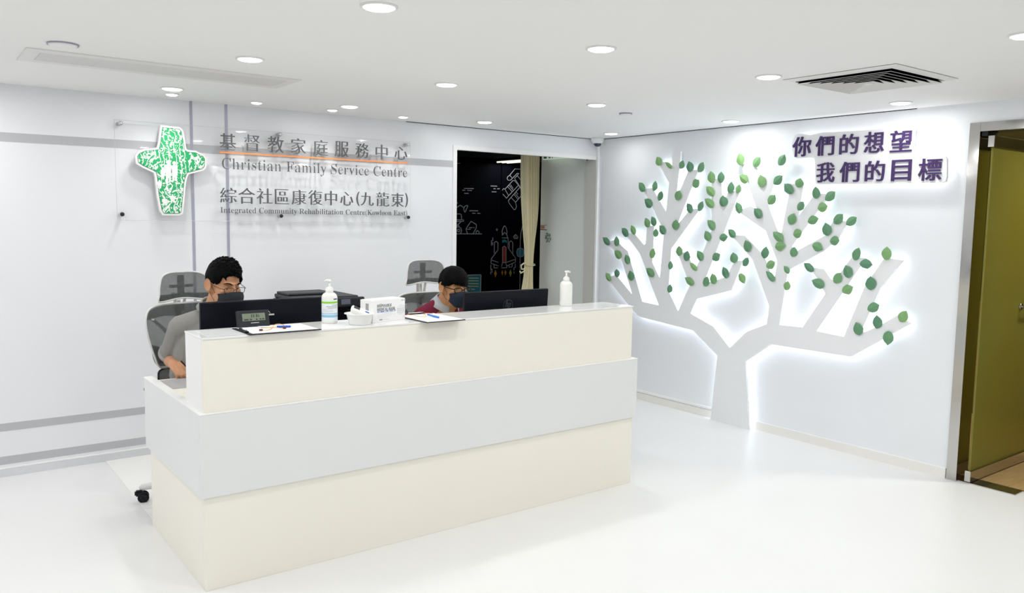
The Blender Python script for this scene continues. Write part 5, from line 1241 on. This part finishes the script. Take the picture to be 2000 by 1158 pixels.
def hair1(p, u, rn):
    x, y, z = p
    if y < -0.02:
        lim = 0.063 + 0.008 * math.cos(x * 60) if abs(x) < 0.055 else (0.030 if y < -0.045 else -0.002)
        if abs(x) > 0.055 and y > -0.050: lim = 0.014
        if z < lim: return None
    elif y < 0.03:
        if z < 0.012: return None
    else:
        if z < -0.050: return None
    top = max(0.0, u.z); ln = 0.016 + 0.022 * top + 0.010 * rn.random()
    sweep = 0.35 + 0.25 * math.sin(x * 45 + y * 30)
    d_ = Vector((sweep + rn.uniform(-.12, .12), -0.85, 0.25)) if top > 0.35 else Vector((u.x * 0.2, -0.15 + rn.uniform(-.1, .1), -1))
    d_ = d_ - u * d_.dot(u); d_ = (d_.normalized() + u * (0.30 * top * rn.uniform(0.5, 1.2) + 0.02)).normalized()
    if y < -0.055 and z > 0.05: d_ = (d_ + Vector((0.35, -0.05, 0.35 * rn.random()))).normalized()
    thick = 0.0065 if (abs(x) > 0.06 and z < 0.03) or (y > 0.05 and z < 0) else 0.0095
    return p + u * (0.006 * top) + d_ * ln, thick, 0.0018

def hair2(p, u, rn):
    x, y, z = p
    if y < -0.02:
        lim = 0.040 + x * 0.12 if abs(x) < 0.055 else (0.022 if y < -0.045 else 0.016)
        if z < lim: return None
    elif y < 0.03:
        if z < 0.012: return None
    else:
        if z < -0.065: return None
    top = max(0.0, u.z); ln = 0.024 + 0.004 * rn.random()
    d_ = Vector((u.x * 0.4 + 0.25, -1.0, -0.3)) if y < 0.02 else Vector((u.x * 0.5, 0.5, -0.9))
    d_ = d_ - u * d_.dot(u); d_ = (d_.normalized() + u * 0.04).normalized()
    d_ = (d_ + u * rn.uniform(0.0, 0.16)).normalized(); ln += 0.010 * rn.random()
    return p + u * 0.002 + d_ * ln, 0.0100, 0.0022

# --- man in grey polo
HM1 = head_matrix((-3.938, -1.440, 1.250), 13, 11, 1)
J1 = dict(neck=(-3.945, -1.285, 1.085), rim=0.0014,
    torso=[((-4.0, -1.10, 0.56), 0.125, (-4.0, -1.12, 0.68), 0.118), ((-4.035, -1.15, 0.74), 0.098, (-4.015, -1.22, 0.95), 0.090), ((-3.93, -1.15, 0.74), 0.105, (-3.89, -1.23, 0.95), 0.095), ((-4.015, -1.22, 0.94), 0.086, (-3.96, -1.27, 1.01), 0.074), ((-3.89, -1.22, 0.94), 0.090, (-3.94, -1.27, 1.02), 0.075)],
    sh_r=(-4.098, -1.215, 1.010), sh_l=(-3.770, -1.285, 1.045), el_r=(-4.112, -1.030, 0.815), el_l=(-3.690, -1.20, 0.820), wr_r=(-4.138, -1.215, 0.815), wr_l=(-3.78, -1.42, 0.795),
    hd_r=((0.10, -1, -0.16), (-0.35, -0.1, 1), (1, 0.1, 0.30), (42, 68, 40)), hd_l=((-0.2, -1, -0.05), (0, 0, 1), (-1, 0, 0), (22, 25, 15)),
    hip_r=(-4.09, -1.12, 0.555), hip_l=(-3.91, -1.12, 0.555), kn_r=(-4.11, -1.53, 0.50), kn_l=(-3.89, -1.53, 0.50), an_r=(-4.11, -1.50, 0.085), an_l=(-3.89, -1.50, 0.085), to_r=(-4.12, -1.66, 0.040), to_l=(-3.88, -1.66, 0.040))
e1, L1_, H1_ = person((-4.0, -1.12, 0), J1, HM1, 'person in grey polo shirt, glasses and black mask writing at the left of the desk', M['skin'], None, hair1, M['mask1'], M['frame_dark'], 5, True, 0)
bm = bmesh.new()
for a, ra, b, rb in J1['torso'][1:]: cap_bm(bm, L1_(a), ra + 0.016, L1_(b), rb + 0.016)
cap_bm(bm, L1_((-4.0, -1.11, 0.63)), 0.140, L1_((-4.0, -1.14, 0.74)), 0.132)
for k in ('r', 'l'):
    S, E_ = Vector(J1['sh_' + k]), Vector(J1['el_' + k])
    cap_bm(bm, L1_(J1['neck']) + Vector((0, 0, -0.012)), 0.058, L1_(S), 0.063)
    cap_bm(bm, L1_(S), 0.066, L1_(S.lerp(E_, 0.45)), 0.064); cap_bm(bm, L1_(S.lerp(E_, 0.45)), 0.063, L1_(S.lerp(E_, 0.84)), 0.066, flat1=True)
fuse('polo_shirt', bm, 0.0062, M['polo'], e1, 3)
for k in ('r', 'l'):
    S, E_ = Vector(J1['sh_' + k]), Vector(J1['el_' + k])
    tube('sleeve_hem', [L1_(S.lerp(E_, 0.79)), L1_(S.lerp(E_, 0.875))], [0.0700, 0.0712], M['polo_trim'], e1, 28)
def collar(name, neck, up, r0, r1, z0, z1, gap, m, parent, L, yaw=0.0):
    bm = bmesh.new(); n = 36; U = Vector(up).normalized(); a_, b_ = Vector((1, 0, 0)), None
    a_ = (a_ - U * a_.dot(U)).normalized(); b_ = U.cross(a_).normalized()
    rows = []
    prof_ = [(r0 * 0.97, z1 - 0.012), (r0, z1), (r0 * 1.06, z1 + 0.001), (r1, z0), (r1 * 0.985, z0 - 0.001)]
    for k in range(n + 1):
        t = R(-90 + gap) + (2 * math.pi - 2 * R(gap)) * k / n + R(yaw)
        edge = min(k, n - k) / n; drop = 0.012 * max(0, 1 - edge * 7)
        rows.append([bm.verts.new(L(neck) + a_ * (math.cos(t) * r) + b_ * (math.sin(t) * r * 0.98) + U * (z - drop * (1 if r > r0 else 0.6))) for r, z in prof_])
    for k in range(n):
        for j in range(len(prof_) - 1): bm.faces.new((rows[k][j], rows[k + 1][j], rows[k + 1][j + 1], rows[k][j + 1]))
    o = from_bm(name, bm, m, parent, smooth=True); s_ = o.modifiers.new('thickness', 'SOLIDIFY'); s_.thickness = 0.003; return o
collar('collar', (-3.945, -1.290, 1.104), (0.02, -0.35, 0.94), 0.066, 0.094, 0.006, 0.046, 22, M['polo_trim'], e1, L1_, 10)

# --- person in maroon
HM2 = head_matrix((-2.520, -1.440, 1.180), -1, 5, 2)
J2 = dict(neck=(-2.505, -1.310, 1.070), rim=0.0028,
    torso=[((-2.5, -1.10, 0.55), 0.120, (-2.5, -1.12, 0.66), 0.112), ((-2.555, -1.15, 0.72), 0.098, (-2.56, -1.22, 0.90), 0.088), ((-2.445, -1.15, 0.72), 0.098, (-2.46, -1.23, 0.90), 0.088), ((-2.56, -1.23, 0.90), 0.080, (-2.53, -1.28, 1.00), 0.066), ((-2.45, -1.23, 0.90), 0.080, (-2.48, -1.28, 1.00), 0.066)],
    sh_r=(-2.625, -1.245, 0.985), sh_l=(-2.360, -1.275, 1.018), el_r=(-2.760, -1.13, 0.80), el_l=(-2.290, -1.20, 0.80), wr_r=(-2.675, -1.36, 0.790), wr_l=(-2.38, -1.43, 0.790),
    hd_r=((0.25, -1, -0.04), (0, 0, 1), (1, 0, 0), (22, 25, 15)), hd_l=((-0.2, -1, -0.04), (0, 0, 1), (-1, 0, 0), (22, 25, 15)),
    hip_r=(-2.585, -1.12, 0.550), hip_l=(-2.415, -1.12, 0.550), kn_r=(-2.60, -1.50, 0.49), kn_l=(-2.40, -1.50, 0.49), an_r=(-2.60, -1.46, 0.085), an_l=(-2.40, -1.46, 0.085), to_r=(-2.61, -1.61, 0.040), to_l=(-2.39, -1.61, 0.040))
e2, L2_, H2_ = person((-2.5, -1.12, 0), J2, HM2, 'person in maroon cardigan, black glasses and navy mask behind the right monitor', M['skin2'], None, hair2, M['mask2'], M['frame_black'], 9, False, 0)
bm = bmesh.new()
for a, ra, b, rb in J2['torso'][1:3]: cap_bm(bm, L2_(a), ra + 0.012, L2_(b), rb + 0.008)
cap_bm(bm, L2_((-2.5, -1.11, 0.62)), 0.132, L2_((-2.5, -1.14, 0.72)), 0.124)
fuse('shirt', bm, 0.007, M['shirt_grey'], e2, 3)
bm = bmesh.new()
for k, sx_ in (('r', -1), ('l', 1)):
    S, E_, W_ = Vector(J2['sh_' + k]), Vector(J2['el_' + k]), Vector(J2['wr_' + k])
    nk = Vector(J2['neck']) + Vector((0.062 * sx_, 0.010, -0.020))
    cap_bm(bm, L2_(nk), 0.045, L2_(S), 0.060); cap_bm(bm, L2_(S), 0.062, L2_(E_), 0.052); cap_bm(bm, L2_(E_), 0.052, L2_(W_.lerp(E_, 0.08)), 0.036, flat1=True)
    cap_bm(bm, L2_(S + Vector((-0.045 * sx_, 0.0, -0.04))), 0.082, L2_((-2.5 + 0.10 * sx_, -1.12, 0.64)), 0.105)
cap_bm(bm, L2_((-2.56, -1.19, 0.92)), 0.085, L2_((-2.48, -1.19, 0.92)), 0.085)
cap_bm(bm, L2_((-2.5, -1.13, 0.80)), 0.120, L2_((-2.5, -1.09, 0.62)), 0.135)
fuse('cardigan', bm, 0.007, M['maroon'], e2, 3)
collar('shirt_collar', (-2.505, -1.320, 1.070), (0.05, -0.42, 0.90), 0.064, 0.098, -0.020, 0.034, 30, M['shirt_grey'], e2, L2_, 18)

# pen in the writing hand
e = empty('ballpoint_pen', (-4.100, -1.325, 0.792)); tag(e, 'thin black pen held in the right hand of the man in grey', 'pen')
tube('barrel', [(-0.028, 0.020, 0.052), (0.022, -0.020, -0.016)], 0.0040, M['black'], e, 10)
tube('tip', [(0.022, -0.020, -0.016), (0.030, -0.026, -0.027)], [0.0032, 0.0008], M['silver'], e, 8)
